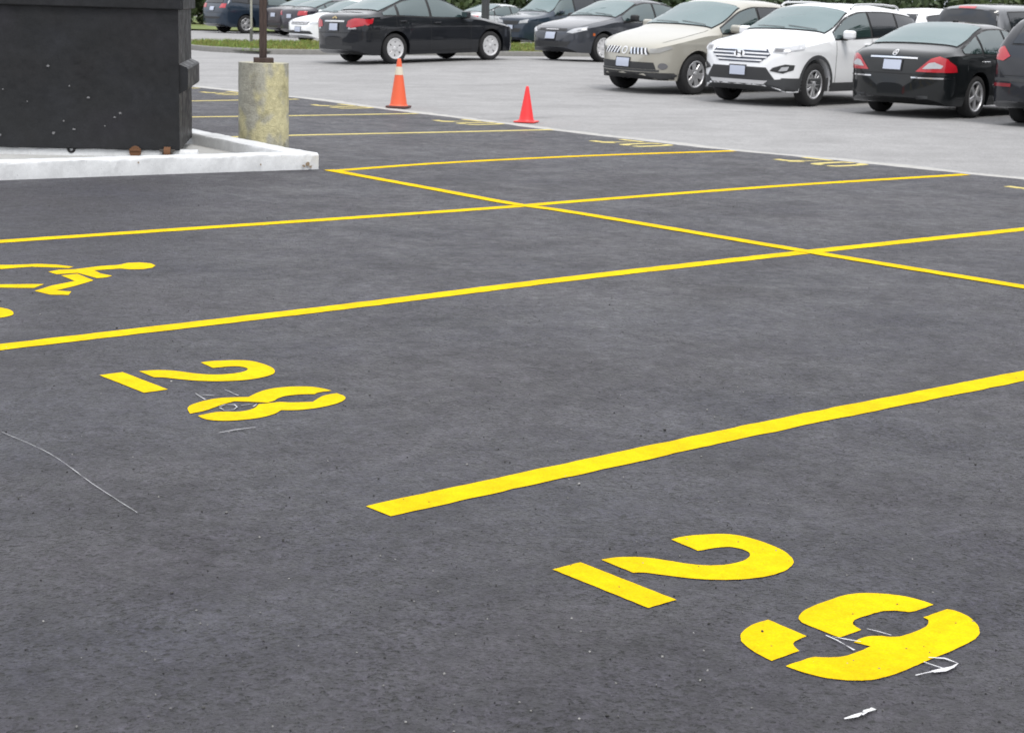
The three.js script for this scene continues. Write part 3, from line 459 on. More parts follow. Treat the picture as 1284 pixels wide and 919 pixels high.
  for (let i = 0; i < rows.length - 1; i++) for (let k = 0; k < m - 1; k++) { const a = i * 2 * m + k, b = a + 2 * m; I.push(a, a + 1, b, a + 1, b + 1, b); const c = a + m, d = b + m; I.push(c, d, c + 1, c + 1, d, d + 1); }
  for (const [i, f] of [[0, 0], [rows.length - 1, 1]]) for (let k = 1; k < m - 1; k++) { const a = i * 2 * m + k, c = a + m; if (f) I.push(a, c, a + 1, a + 1, c, c + 1); else I.push(a, a + 1, c, a + 1, c + 1, c); }
  let g = new THREE.BufferGeometry(); g.setAttribute('position', new THREE.Float32BufferAttribute(P, 3)); g.setIndex(I);
  const raw = g.clone();
  g = toCreasedNormals(mergeVertices(g, 1e-4), 0.6);
  g.setAttribute('uv', new THREE.Float32BufferAttribute(new Float32Array(g.attributes.position.count * 2), 2));
  return { g, bvh: new MeshBVH(raw), topY, beltY, low, sec, cx, Ra };
}
const tess = new TessellateModifier(0.07, 8), ray = new THREE.Ray();
// a panel lying on the shell: outline seen along an axis, pressed onto the body
function panel(B, pts, axis, off, side = 1) {
  const g0 = new THREE.ShapeGeometry(new THREE.Shape(pts.map(([a, b]) => new THREE.Vector2(a, b))));
  const t = tess.modify(g0.toNonIndexed()); let g = new THREE.BufferGeometry(); g.setAttribute('position', t.attributes.position.clone()); g = mergeVertices(g, 1e-4);
  const p = g.attributes.position; let ca = 0, cb = 0; for (const [a, b] of pts) { ca += a / pts.length; cb += b / pts.length; }
  for (let i = 0; i < p.count; i++) {
    const a0 = p.getX(i), b0 = p.getY(i); let hit = null;
    for (let k = 0; k < 12 && !hit; k++) {
      const a = mix(a0, ca, k * 0.08), b = mix(b0, cb, k * 0.08);
      if (axis === 'side') { ray.origin.set(a, b, 3 * side); ray.direction.set(0, 0, -side); }
      if (axis === 'front') { ray.origin.set(9, b, a); ray.direction.set(-1, 0, 0); }
      if (axis === 'rear') { ray.origin.set(-9, b, a); ray.direction.set(1, 0, 0); }
      if (axis === 'top') { ray.origin.set(a, 5, b); ray.direction.set(0, -1, 0); }
      hit = B.bvh.raycastFirst(ray, THREE.DoubleSide);
    }
    if (!hit) { p.setXYZ(i, 0, 0.6, 0); continue; }
    const n = hit.face.normal; if (n.dot(ray.direction) > 0) n.negate();
    p.setXYZ(i, hit.point.x + n.x * off, hit.point.y + n.y * off, hit.point.z + n.z * off);
  }
  g.computeVertexNormals();
  // normals face outwards
  const n = g.attributes.normal; let s = 0; const dir = ray.direction; for (let i = 0; i < n.count; i++) s += n.getX(i) * dir.x + n.getY(i) * dir.y + n.getZ(i) * dir.z;
  if (s > 0) { const id = g.index.array; for (let i = 0; i < id.length; i += 3) { const q = id[i]; id[i] = id[i + 1]; id[i + 1] = q; } g.computeVertexNormals(); }
  return g;
}
const rect = (a0, a1, b0, b1) => [[a0, b0], [a1, b0], [a1, b1], [a0, b1]];
const mirrorZ = pts => pts.map(([a, b]) => [-a, b]);
const arcBand = (cx, cy, r0, r1, a0, a1, n = 20) => { const o = []; for (let i = 0; i <= n; i++) { const a = mix(a0, a1, i / n); o.push([cx + r1 * Math.cos(a), cy + r1 * Math.sin(a)]); } for (let i = n; i >= 0; i--) { const a = mix(a0, a1, i / n); o.push([cx + r0 * Math.cos(a), cy + r0 * Math.sin(a)]); } return o; };
const disc = (cx, cy, rx, ry, n = 18) => { const o = []; for (let i = 0; i < n; i++) { const a = i / n * 6.28318; o.push([cx + rx * Math.cos(a), cy + ry * Math.sin(a)]); } return o; };

function makeCar(name, label, o, pose, group) {
  const car = thing(name, label, o.category ?? 'car', group);
  const B = bodyShell(o), X = s => B.cx - s, body = part('body', B.g, o.paint, car);
  const put = (n, pts, axis, off, mat, parent = car, side = 1) => part(n, panel(B, pts, axis, off, side), mat, parent);
  const hw = o.W / 2, sF = o.fo, sR = o.fo + o.wb;
  part('underbody', join([box(o.L - 0.7, 0.22, o.W - 0.62, B.cx - o.L / 2, o.sill + 0.13, 0), box(o.wb - 2 * B.Ra - 0.04, 0.16, o.W - 0.2, 0, o.sill + 0.1, 0)]), M.plastic, car);
  // wheels
  const wg = wheelGeos(o.R, o.rimR, 0.22, o.wheel), track = hw - 0.135;
  for (const s of [sF, sR]) for (const sd of [1, -1]) { const w = new THREE.Group(); w.name = 'wheel'; w.position.set(X(s), o.R, sd * track); if (sd < 0) w.rotation.y = Math.PI; w.rotation.z = rnd() * 6; car.add(w); part('tyre', wg.tyre, M.tyre, w); part('rim', wg.rim, o.wheelMat ?? M.alloy, w); part('brake_disc', wg.disc, M.brake, w); }
  // side glass
  const upper = s => { const q = B.sec(s); return q.by - (o.frame ?? 0.075); }, lower = s => B.beltY(s) + 0.03;
  let s0 = o.dlo[0], s1 = o.dlo[1]; while (upper(s0) - lower(s0) < 0.04) s0 += 0.02; while (upper(s1) - lower(s1) < (o.dloEnd ?? 0.04)) s1 -= 0.02;
  const dlo = (a, b, k) => { const lo = [], up = []; const n = Math.max(3, Math.ceil((b - a) / 0.07)); for (let i = 0; i <= n; i++) { const s = mix(a, b, i / n); lo.push([X(s), lower(s) - k]); up.unshift([X(s), Math.max(lower(s) + 0.01, upper(s)) + k]); } return [...lo, ...up]; };
  const panes = []; { let a = s0; for (const pp of [...o.pillars, null]) { if (pp === null) { panes.push([a, s1]); break; } panes.push([a, pp - 0.035]); a = pp + 0.035; } }
  for (const sd of [1, -1]) {
    const surround = put('window_surround', dlo(s0, s1, 0.022), 'side', 0.003, o.surround ?? M.rubber, car, sd);
    panes.forEach(([a, b], i) => { if (b - a > 0.06) put('side_window', dlo(a, b, -0.004), 'side', 0.010, o.tintFrom !== undefined && i >= o.tintFrom ? M.privacy : M.glass, car, sd); });
    if (o.beltTrim) { const tr = [], bt = []; for (let s = s0; s <= s1; s += 0.1) { tr.push([X(s), lower(s) - 0.024]); bt.unshift([X(s), lower(s) - 0.04]); } put('belt_trim', [...tr, ...bt], 'side', 0.008, M.chrome, surround, sd); }
    // door seams and handles
    for (const s of o.seams) { const y0 = Math.max(B.low(s), o.sill) + 0.07; put('door_seam', rect(X(s) - 0.006, X(s) + 0.006, y0, lower(s) - 0.03), 'side', 0.002, M.seam, car, sd); }
    put('door_seam', rect(X(o.seams[o.seams.length - 1]), X(o.seams[0]), o.sill + 0.065, o.sill + 0.077), 'side', 0.002, M.seam, car, sd);
    for (const s of o.handles ?? []) { const y = lower(s) - 0.12, q = B.bvh.raycastFirst(new THREE.Ray(new THREE.Vector3(X(s), y, 3 * sd), new THREE.Vector3(0, 0, -sd)), THREE.DoubleSide); if (q) part('door_handle', rbox(0.19, 0.03, 0.04, 0.012, X(s), y, q.point.z + sd * 0.012), o.handleMat ?? o.paint, car); }
    // mirrors
    if (o.mirror) { const [s, dy] = o.mirror, y = lower(s) + dy, zb = B.sec(s).zb; const g = rbox(0.12, 0.15, 0.22, 0.05, X(s) - 0.0, y + 0.05, sd * (zb + 0.13), 3); const mm = part('mirror', g, o.mirrorMat ?? o.paint, car); part('mirror_foot', rbox(0.07, 0.05, 0.16, 0.02, X(s) + 0.0, y - 0.02, sd * (zb + 0.02)), M.rubber, mm); part('mirror_glass', rbox(0.012, 0.115, 0.175, 0.004, X(s) - 0.061, y + 0.05, sd * (zb + 0.13)), M.glass, mm); }
    if (o.cladding) { for (const c of [sF, sR]) put('arch_trim', arcBand(X(c), o.R, B.Ra + 0.002, B.Ra + o.cladding, -0.12, Math.PI + 0.12), 'side', 0.01, o.claddingMat ?? M.greyPlastic, car, sd); put('sill_trim', rect(X(sR - B.Ra - 0.01), X(sF + B.Ra + 0.01), o.sill + 0.005, o.sill + 0.15), 'side', 0.012, o.claddingMat ?? M.greyPlastic, car, sd); }
    if (o.bodyTrim) put('side_moulding', rect(X(sR - B.Ra - 0.04), X(sF + B.Ra + 0.04), o.bodyTrim, o.bodyTrim + 0.03), 'side', 0.006, M.chrome, car, sd);
    if (o.rails) { const pts = []; for (let s = o.rails[0]; s <= o.rails[1]; s += 0.2) { const q = B.sec(s); pts.push(new THREE.Vector3(X(s), q.by + 0.055, sd * (q.zt - 0.03))); } const a = pts[0].clone(), b = pts[pts.length - 1].clone(); a.x += 0.1; a.y -= 0.06; b.x -= 0.1; b.y -= 0.06; part('roof_rail', new THREE.TubeGeometry(new THREE.CatmullRomCurve3([a, ...pts, b]), 30, 0.018, 8), o.railMat ?? M.chrome, car); }
  }
  // windscreen and rear window
  const screen = (a, b, k, widen, flip) => { const L = [], R = []; const n = 8; for (let i = 0; i <= n; i++) { const s = mix(a, b, i / n), q = B.sec(s), t = flip ? 1 - i / n : i / n; const z = Math.min(q.zb - 0.03, q.zt - 0.045 + widen * (1 - t)) + k; L.push([X(s), z]); R.unshift([X(s), -z]); } return [...L, ...R]; };
  const wsf = put('windscreen_surround', screen(o.screen[0] - 0.03, o.screen[1] + 0.03, 0.022, 0.02), 'top', 0.003, M.rubber, car);
  put('windscreen', screen(o.screen[0], o.screen[1], 0, 0.02), 'top', 0.014, M.screen, car);
  for (const [z0, z1] of [[-0.62, -0.02], [0.02, 0.6]]) put('wiper', [[X(o.screen[0] + 0.02), z0], [X(o.screen[0] + 0.035), z0], [X(o.screen[0] + 0.09), z1], [X(o.screen[0] + 0.075), z1]], 'top', 0.024, M.rubber);
  if (!o.coarse) for (const sd of [1, -1]) { const a = [], b = []; for (let s = 0.32; s < o.screen[0] - 0.06; s += 0.08) { const z = B.sec(s).zt * 0.99; a.push([X(s), sd * z]); b.unshift([X(s), sd * (z - 0.011)]); } put('bonnet_seam', [...a, ...b], 'top', 0.002, M.seam); }
  if (o.rearGlassFace) { const [y0, y1, z0, z1] = o.rearGlassFace; const pg = k => [[-z0 - k, y0 - k], [z0 + k, y0 - k], [z1 + k, y1 + k], [-z1 - k, y1 + k]]; put('rear_window_surround', pg(0.02), 'rear', 0.003, M.rubber, car); put('rear_window', pg(0), 'rear', 0.012, M.privacy, car); }
  else if (o.rear) { put('rear_window_surround', screen(o.rear[0] - 0.03, o.rear[1] + 0.03, 0.022, 0.01, true), 'top', 0.003, M.rubber, car); put('rear_window', screen(o.rear[0], o.rear[1], 0, 0.01, true), 'top', 0.014, M.screen, car); }
  // ends
  const both = (n, pts, axis, off, mat) => { put(n, pts, axis, off, mat); put(n, mirrorZ(pts), axis, off, mat); };
  const plate = (axis, y, z = 0) => { const pg = put('licence_plate_frame', rect(z - 0.17, z + 0.17, y - 0.09, y + 0.09), axis, 0.014, M.plateRim); put('licence_plate', rect(z - 0.15, z + 0.15, y - 0.072, y + 0.072), axis, 0.02, M.plate, pg); };
  if (o.detail) o.detail({ put, both, plate, X, B, car, sF, sR, hw });
  if (pose) { // stand on the ground by its four wheels
    const [x, z, turn] = pose, c = Math.cos(turn), s = Math.sin(turn), at = (a, b) => groundH(x + c * a + s * b, z - s * a + c * b) - 0.018;
    const f = (at(o.wb / 2, track) + at(o.wb / 2, -track)) / 2, r = (at(-o.wb / 2, track) + at(-o.wb / 2, -track)) / 2, l = (at(o.wb / 2, -track) + at(-o.wb / 2, -track)) / 2, q = (at(o.wb / 2, track) + at(-o.wb / 2, track)) / 2;
    car.position.set(x, (f + r) / 2, z); car.rotation.order = 'YZX'; car.rotation.set(Math.atan2(l - q, 2 * track), turn, Math.atan2(f - r, o.wb));
  }
  return car;
}
const sedan = { L: 4.6, W: 1.8, wb: 2.685, fo: 0.90, R: 0.325, rimR: 0.225, sill: 0.19, waist: 0.72, tumble: 0.42,
  profile: [[0, 0.50], [0.03, 0.62], [0.10, 0.72], [0.3, 0.80], [0.7, 0.90], [1.15, 0.985], [1.33, 1.03], [1.75, 1.25], [2.1, 1.41], [2.45, 1.475], [2.8, 1.48], [3.2, 1.435], [3.6, 1.30], [3.95, 1.14], [4.1, 1.10], [4.35, 1.08], [4.5, 1.04], [4.57, 0.9], [4.6, 0.6]],
  belt: [[0, 0.45], [0.1, 0.64], [0.3, 0.72], [0.8, 0.82], [1.3, 0.91], [2.5, 0.95], [3.8, 1.0], [4.3, 0.99], [4.5, 0.94], [4.6, 0.55]],
  dlo: [1.5, 3.95], dloEnd: 0.05, pillars: [2.62, 3.5], seams: [1.5, 2.62, 3.55], handles: [2.45, 3.38], mirror: [1.72, 0.02], screen: [1.36, 2.12], rear: [3.05, 3.92], wheel: 'five', frame: 0.06 };
const suv = { L: 4.7, W: 1.88, wb: 2.7, fo: 0.92, R: 0.362, rimR: 0.24, sill: 0.24, waist: 0.85, tumble: 0.33,
  profile: [[0, 0.60], [0.02, 0.78], [0.08, 0.93], [0.25, 1.02], [0.7, 1.10], [1.1, 1.165], [1.28, 1.22], [1.7, 1.46], [2.05, 1.61], [2.45, 1.675], [3.1, 1.685], [3.8, 1.65], [4.2, 1.60], [4.34, 1.53], [4.5, 1.25], [4.6, 1.05], [4.66, 0.92], [4.7, 0.62]],
  belt: [[0, 0.55], [0.1, 0.82], [0.3, 0.92], [0.8, 1.0], [1.3, 1.06], [2.5, 1.10], [3.6, 1.15], [4.2, 1.2], [4.45, 1.12], [4.6, 0.9], [4.7, 0.58]],
  dlo: [1.45, 4.25], dloEnd: 0.16, pillars: [2.62, 3.5], seams: [1.48, 2.62, 3.6], handles: [2.45, 3.4], mirror: [1.66, 0.02], screen: [1.31, 2.06], rearGlassFace: [1.18, 1.5, 0.62, 0.52], wheel: 'twin', frame: 0.085, tintFrom: 1, noseN: 3.0, roofCrown: 0.06, tailA: 0.35 };

// black compact sedan across the aisle
makeCar('black_sedan', 'black sedan seen from behind, standing in the grey aisle beyond the cones', { ...sedan, paint: paint(0.012, 0.0135, 0.017, 0.1), wheel: 'cap', wheelMat: M.hubcap, mirrorMat: paint(0.02, 0.022, 0.026),
  detail: ({ put, both, plate }) => {
    both('tail_light', [[0.44, 0.80], [0.62, 0.77], [0.855, 0.83], [0.845, 0.965], [0.66, 0.975], [0.48, 0.92]], 'rear', 0.008, M.red);
    both('reversing_light', [[0.50, 0.745], [0.72, 0.75], [0.70, 0.79], [0.60, 0.765], [0.52, 0.785]], 'rear', 0.01, M.lens);
    put('trunk_trim', rect(-0.36, 0.36, 0.895, 0.925), 'rear', 0.012, M.chrome); plate('rear', 0.79);
    put('emblem', [[-0.085, 0.965], [-0.03, 0.965], [-0.025, 0.985], [0.03, 0.985], [0.035, 0.965], [0.085, 0.965], [0.075, 0.99], [0.03, 0.99], [0.025, 1.01], [-0.03, 1.01], [-0.035, 0.99], [-0.075, 0.99]], 'rear', 0.012, M.gold);
    put('bumper_seam', rect(-0.72, 0.72, 0.665, 0.677), 'rear', 0.003, M.seam); put('bumper_insert', rect(-0.6, 0.6, 0.33, 0.40), 'rear', 0.005, M.plastic);
    both('head_light', [[0.42, 0.66], [0.76, 0.67], [0.76, 0.76], [0.5, 0.72]], 'front', 0.008, M.lens); put('grille', [[-0.4, 0.52], [0.4, 0.52], [0.46, 0.68], [-0.46, 0.68]], 'front', 0.006, M.plastic);
    for (const sd of [1, -1]) put('tail_light', [[-2.20, 0.83], [-1.94, 0.86], [-1.90, 0.95], [-2.20, 0.96]], 'side', 0.008, M.red, undefined, sd);
  } }, [14.95, -26.5, 0.0], 'parked cars');

// front end shared by the plainer cars: lamps, grille, plate
const plainFront = (y, h = 0.12) => ({ put, both, plate }) => {
  both('head_light', [[0.42, y - 0.03], [0.80, y], [0.80, y + h], [0.46, y + h * 0.55]], 'front', 0.008, M.lens);
  put('grille', [[-0.36, y - 0.08], [0.36, y - 0.08], [0.4, y + 0.05], [-0.4, y + 0.05]], 'front', 0.006, M.plastic);
  put('lower_intake', [[-0.5, y - 0.33], [0.5, y - 0.33], [0.56, y - 0.2], [-0.56, y - 0.2]], 'front', 0.006, M.plastic); plate('front', y - 0.17);
};
const plainRear = (y, h = 0.16) => ({ put, both, plate }) => {
  both('tail_light', [[0.5, y], [0.84, y + 0.01], [0.82, y + h], [0.56, y + h]], 'rear', 0.008, M.red);
  plate('rear', y - 0.03); put('bumper_seam', rect(-0.75, 0.75, y - 0.19, y - 0.178), 'rear', 0.003, M.seam); put('bumper_insert', rect(-0.6, 0.6, y - 0.42, y - 0.34), 'rear', 0.005, M.plastic);
};
// dark grey sedan, nose to the left of the champagne crossover
makeCar('grey_sedan', 'dark grey sedan with many-spoked silver wheels, nose beside the black sedan', { ...sedan, L: 4.65, paint: paint(0.055, 0.06, 0.072, 0.55, 0.4), wheel: 'ten', wheelMat: M.hubcap, mirrorMat: M.rubber, noseA: 0.7, beltTrim: true,
  profile: [[0, 0.46], [0.03, 0.6], [0.10, 0.71], [0.3, 0.80], [0.7, 0.90], [1.1, 0.975], [1.28, 1.02], [1.7, 1.25], [2.1, 1.42], [2.45, 1.485], [2.8, 1.485], [3.2, 1.44], [3.65, 1.31], [4.0, 1.16], [4.2, 1.12], [4.45, 1.08], [4.56, 1.02], [4.62, 0.9], [4.65, 0.6]],
  detail: ({ put, both, plate }) => {
    both('head_light', [[0.46, 0.63], [0.62, 0.615], [0.82, 0.70], [0.80, 0.775], [0.60, 0.72]], 'front', 0.008, M.lens);
    put('grille', [[-0.46, 0.66], [0.46, 0.66], [0.42, 0.715], [-0.42, 0.715]], 'front', 0.006, M.plastic); put('grille_bar', rect(-0.2, 0.2, 0.682, 0.695), 'front', 0.012, M.chrome);
    put('lower_intake', [[-0.5, 0.33], [0.5, 0.33], [0.58, 0.43], [-0.58, 0.43]], 'front', 0.006, M.plastic); put('intake_lip', rect(-0.52, 0.52, 0.30, 0.325), 'front', 0.012, M.greyPlastic); plate('front', 0.55);
    for (const sd of [1, -1]) put('marker_light', rect(1.66, 1.72, 0.58, 0.64), 'side', 0.006, M.amber, undefined, sd);
    both('tail_light', [[0.5, 0.8], [0.84, 0.81], [0.82, 0.96], [0.56, 0.96]], 'rear', 0.008, M.red);
  } }, [19.80, -25.2, Math.PI + 0.05], 'parked cars');
// champagne crossover
makeCar('champagne_crossover', 'champagne silver crossover with slatted grille beside the white crossover', { ...suv, L: 4.77, W: 1.88, wb: 2.825, fo: 0.95, R: 0.365, paint: paint(0.40, 0.385, 0.335, 0.35, 0.4), wheel: 'six', noseA: 0.85, noseN: 2.2, sill: 0.25,
  profile: [[0, 0.56], [0.05, 0.76], [0.15, 0.87], [0.4, 0.96], [0.9, 1.07], [1.25, 1.135], [1.42, 1.19], [1.9, 1.44], [2.3, 1.61], [2.7, 1.675], [3.3, 1.67], [3.95, 1.60], [4.25, 1.52], [4.55, 1.2], [4.7, 1.0], [4.77, 0.6]],
  belt: [[0, 0.5], [0.1, 0.76], [0.3, 0.85], [0.8, 0.97], [1.3, 1.04], [2.5, 1.07], [3.6, 1.14], [4.2, 1.22], [4.5, 1.1], [4.65, 0.9], [4.77, 0.56]],
  dlo: [1.6, 4.2], pillars: [2.72, 3.6], seams: [1.6, 2.72, 3.65], handles: [2.55, 3.5], mirror: [1.82, 0.03], screen: [1.46, 2.28], cladding: 0.028, claddingMat: paint(0.40, 0.385, 0.335, 0.35, 0.4), tintFrom: 1,
  detail: ({ put, both, plate }) => {
    for (const sd of [1, -1]) { const g = put('grille', [[0.10 * sd, 0.685], [0.52 * sd, 0.70], [0.46 * sd, 0.80], [0.16 * sd, 0.80]], 'front', 0.005, M.plastic);
      for (let k = 0; k < 5; k++) { const z = sd * (0.17 + 0.075 * k); put('grille_bar', [[z - 0.016, 0.69], [z + 0.016, 0.69], [z + 0.016 - sd * 0.045, 0.80], [z - 0.016 - sd * 0.045, 0.80]], 'front', 0.012, M.chrome, g); } }
    put('emblem', arcBand(0, 0.745, 0.045, 0.062, 0, 6.283, 24), 'front', 0.018, M.chrome);
    both('head_light', [[0.52, 0.715], [0.66, 0.73], [0.80, 0.815], [0.77, 0.85], [0.62, 0.80], [0.52, 0.79]], 'front', 0.010, phys(0.34, 0.34, 0.33, 0.15, { clearcoat: 1 }));
    put('lower_intake', [[-0.62, 0.44], [0.62, 0.44], [0.58, 0.56], [-0.58, 0.56]], 'front', 0.006, M.plastic); plate('front', 0.54);
    put('bumper_trim', [[-0.86, 0.26], [0.86, 0.26], [0.87, 0.385], [-0.87, 0.385]], 'front', 0.008, M.plastic); put('bumper_lip', rect(-0.66, 0.66, 0.40, 0.435), 'front', 0.014, M.greyPlastic); 
    both('fog_light', disc(0.70, 0.50, 0.06, 0.055), 'front', 0.01, M.smoked);
    both('tail_light', [[0.56, 0.95], [0.84, 0.95], [0.80, 1.25], [0.68, 1.25]], 'rear', 0.008, M.red); plate('rear', 0.9);
  } }, [15.05, -17.84, Math.PI + 0.06], 'parked cars');
// white crossover
makeCar('white_crossover', 'white crossover with barred chrome grille and grey lower trim', { ...suv, L: 4.75, paint: paint(0.80, 0.81, 0.825, 0, 0.4), wheel: 'twin', cladding: 0.06, claddingMat: M.greyPlastic, rails: [2.3, 3.9], railMat: paint(0.6, 0.61, 0.62, 0.3), noseA: 0.6, noseN: 2.7, archGap: 0.06,
  detail: ({ put, both, plate, X, B, sF }) => {
    const g = put('grille', [[-0.40, 0.70], [0.40, 0.70], [0.57, 0.83], [0.50, 0.92], [-0.50, 0.92], [-0.57, 0.83]], 'front', 0.006, std(0.05, 0.06, 0.085, 0.4));
    for (const [y, w] of [[0.90, 0.49], [0.845, 0.55], [0.79, 0.52], [0.735, 0.44]]) put('grille_bar', rect(-w, w, y - 0.012, y + 0.012), 'front', 0.015, M.chrome, g);
    const em = put('emblem', disc(0, 0.83, 0.11, 0.062), 'front', 0.02, M.chrome);
    for (const z of [-0.05, 0.045]) put('emblem_bar', [[z - 0.012, 0.79], [z + 0.012, 0.79], [z + 0.03, 0.872], [z + 0.006, 0.872]], 'front', 0.026, M.seam, em); put('emblem_bar', [[-0.05, 0.815], [0.06, 0.838], [0.06, 0.85], [-0.05, 0.828]], 'front', 0.026, M.seam, em);
    both('head_light', [[0.60, 0.87], [0.78, 0.86], [0.87, 0.93], [0.86, 1.0], [0.76, 0.965], [0.60, 0.945]], 'front', 0.010, M.lens); both('head_light_core', [[0.62, 0.885], [0.74, 0.88], [0.74, 0.93], [0.62, 0.93]], 'front', 0.014, M.smoked);
    both('fog_light_bezel', [[0.58, 0.58], [0.76, 0.545], [0.86, 0.60], [0.87, 0.68], [0.78, 0.69], [0.62, 0.63]], 'front', 0.010, M.plastic); both('fog_light', [[0.70, 0.575], [0.80, 0.59], [0.82, 0.655], [0.74, 0.645]], 'front', 0.016, M.lens);
    put('lower_intake', [[-0.66, 0.44], [0.66, 0.44], [0.52, 0.63], [-0.52, 0.63]], 'front', 0.008, M.plastic); plate('front', 0.565);
    put('bumper_trim', [[-0.90, 0.25], [0.90, 0.25], [0.91, 0.47], [0.64, 0.44], [-0.64, 0.44], [-0.91, 0.47]], 'front', 0.007, M.greyPlastic); for (const sd of [1, -1]) put('bumper_trim', [[X(0.16), 0.34], [X(sF - B.Ra - 0.02), 0.26], [X(sF - B.Ra - 0.02), 0.47], [X(0.16), 0.47]], 'side', 0.008, M.greyPlastic, undefined, sd); put('skid_plate', [[-0.5, 0.36], [0.5, 0.36], [0.56, 0.42], [-0.56, 0.42]], 'front', 0.024, M.alloy); 
    both('tail_light', [[0.56, 0.98], [0.84, 0.95], [0.82, 1.15], [0.62, 1.15]], 'rear', 0.008, M.red); plate('rear', 0.92);
    for (const sd of [1, -1]) put('head_light', [[1.74, 0.93], [1.98, 0.90], [1.99, 0.97], [1.62, 1.03]], 'side', 0.008, M.lens, undefined, sd);
  } }, [14.78, -15.10, Math.PI + 0.12], 'parked cars');
// black executive sedan
makeCar('black_saloon', 'glossy black saloon with red wedge tail lights next to the white crossover', { ...sedan, L: 4.85, W: 1.82, wb: 2.855, fo: 0.85, R: 0.328, rimR: 0.235, paint: paint(0.007, 0.0085, 0.0095, 0.0), wheel: 'star', roofMid: 2.9, bodyTrim: 0.50, tailA: 0.5, tailN: 2.4, handleMat: M.chrome,
  profile: [[0, 0.45], [0.03, 0.6], [0.1, 0.70], [0.4, 0.79], [0.9, 0.89], [1.35, 0.97], [1.5, 1.01], [1.95, 1.24], [2.35, 1.39], [2.75, 1.45], [3.15, 1.445], [3.55, 1.375], [3.95, 1.22], [4.22, 1.10], [4.45, 1.05], [4.65, 1.01], [4.75, 0.95], [4.79, 0.88], [4.83, 0.66], [4.85, 0.52]],
  belt: [[0, 0.42], [0.1, 0.62], [0.3, 0.70], [0.8, 0.80], [1.4, 0.89], [2.5, 0.92], [3.8, 0.95], [4.4, 0.95], [4.7, 0.90], [4.85, 0.52]],
  dlo: [1.6, 4.15], pillars: [2.75, 3.62], seams: [1.62, 2.75, 3.7], handles: [2.58, 3.52], mirror: [1.86, 0.02], screen: [1.54, 2.36], rear: [3.3, 4.18],
  detail: ({ put, both, plate, car }) => {
    both('tail_light', [[0.40, 0.70], [0.84, 0.70], [0.86, 0.80], [0.80, 0.90], [0.70, 0.935], [0.60, 0.90]], 'rear', 0.009, M.red);
    both('reversing_light', [[0.50, 0.745], [0.74, 0.76], [0.76, 0.80], [0.66, 0.85], [0.58, 0.83]], 'rear', 0.014, M.lens);
    for (const sd of [1, -1]) put('tail_light', [[-2.30, 0.70], [-2.12, 0.71], [-2.16, 0.80], [-2.30, 0.88]], 'side', 0.008, M.red, undefined, sd);
    put('trunk_trim', rect(-0.40, 0.40, 0.885, 0.91), 'rear', 0.012, M.chrome); plate('rear', 0.79);
    const em = put('emblem', arcBand(0, 0.965, 0.032, 0.042, 0, 6.283, 24), 'rear', 0.014, M.chrome); for (let k = 0; k < 3; k++) { const a = Math.PI / 2 + k * 2.0944, c = Math.cos(a), s = Math.sin(a); put('emblem_ray', [[0.008 * -s, 0.965 + 0.008 * c], [0.036 * c, 0.965 + 0.036 * s], [0.008 * s, 0.965 - 0.008 * c]], 'rear', 0.016, M.chrome, em); }
    put('bumper_trim', rect(-0.86, -0.34, 0.60, 0.622), 'rear', 0.01, M.chrome); put('bumper_trim', rect(0.34, 0.86, 0.60, 0.622), 'rear', 0.01, M.chrome); put('bumper_seam', rect(-0.8, 0.8, 0.655, 0.667), 'rear', 0.003, M.seam);
    both('exhaust_tip', [[0.42, 0.30], [0.60, 0.30], [0.60, 0.345], [0.42, 0.345]], 'rear', 0.012, M.greyPlastic);
    both('head_light', disc(0.6, 0.64, 0.13, 0.09), 'front', 0.008, M.lens); put('grille', rect(-0.3, 0.3, 0.5, 0.68), 'front', 0.006, M.plastic);
    part('antenna_fin', rbox(0.14, 0.05, 0.04, 0.015, -0.62, 1.455, 0), M.rubber, car);
  } }, [15.40, -12.34, 0.13], 'parked cars');
makeCar('dark_crossover', 'dark grey crossover with round red tail light beside the glossy black saloon', { ...suv, paint: paint(0.02, 0.022, 0.027, 0.3), wheel: 'five', detail: ({ put, both, plate }) => { both('tail_light', [[0.60, 1.0], [0.70, 0.93], [0.87, 0.95], [0.87, 1.10], [0.74, 1.14]], 'rear', 0.009, M.red); both('bumper_reflector', rect(0.52, 0.84, 0.565, 0.615), 'rear', 0.009, M.darkRed); put('bumper_trim', rect(-0.84, 0.84, 0.64, 0.69), 'rear', 0.008, M.greyPlastic); plate('rear', 0.9); put('bumper_seam', rect(-0.8, 0.8, 0.72, 0.73), 'rear', 0.003, M.seam); plainFront(0.85)({ put, both, plate }); } }, [15.45, -9.75, 0.12], 'parked cars');
makeCar('dark_wagon', 'dark tall wagon with black rear glass and red brake lamp behind the black saloon', { ...suv, L: 4.85, wb: 2.8, paint: paint(0.12, 0.125, 0.135, 0.5), tintFrom: 0, rearGlassFace: [1.22, 1.64, 0.72, 0.64],
  profile: [[0, 0.60], [0.02, 0.8], [0.08, 0.98], [0.25, 1.06], [0.7, 1.14], [1.1, 1.2], [1.28, 1.25], [1.7, 1.52], [2.0, 1.70], [2.4, 1.78], [3.1, 1.79], [4.2, 1.76], [4.55, 1.72], [4.64, 1.64], [4.72, 1.3], [4.78, 1.1], [4.82, 0.92], [4.85, 0.62]],
  detail: ({ put, both, plate }) => { put('high_brake_light', rect(-0.2, 0.2, 1.672, 1.71), 'rear', 0.012, M.red); plainRear(0.95, 0.3)({ put, both, plate }); plainFront(0.9)({ put, both, plate }); } }, [22.9, -16.1, 0.0], 'parked cars');
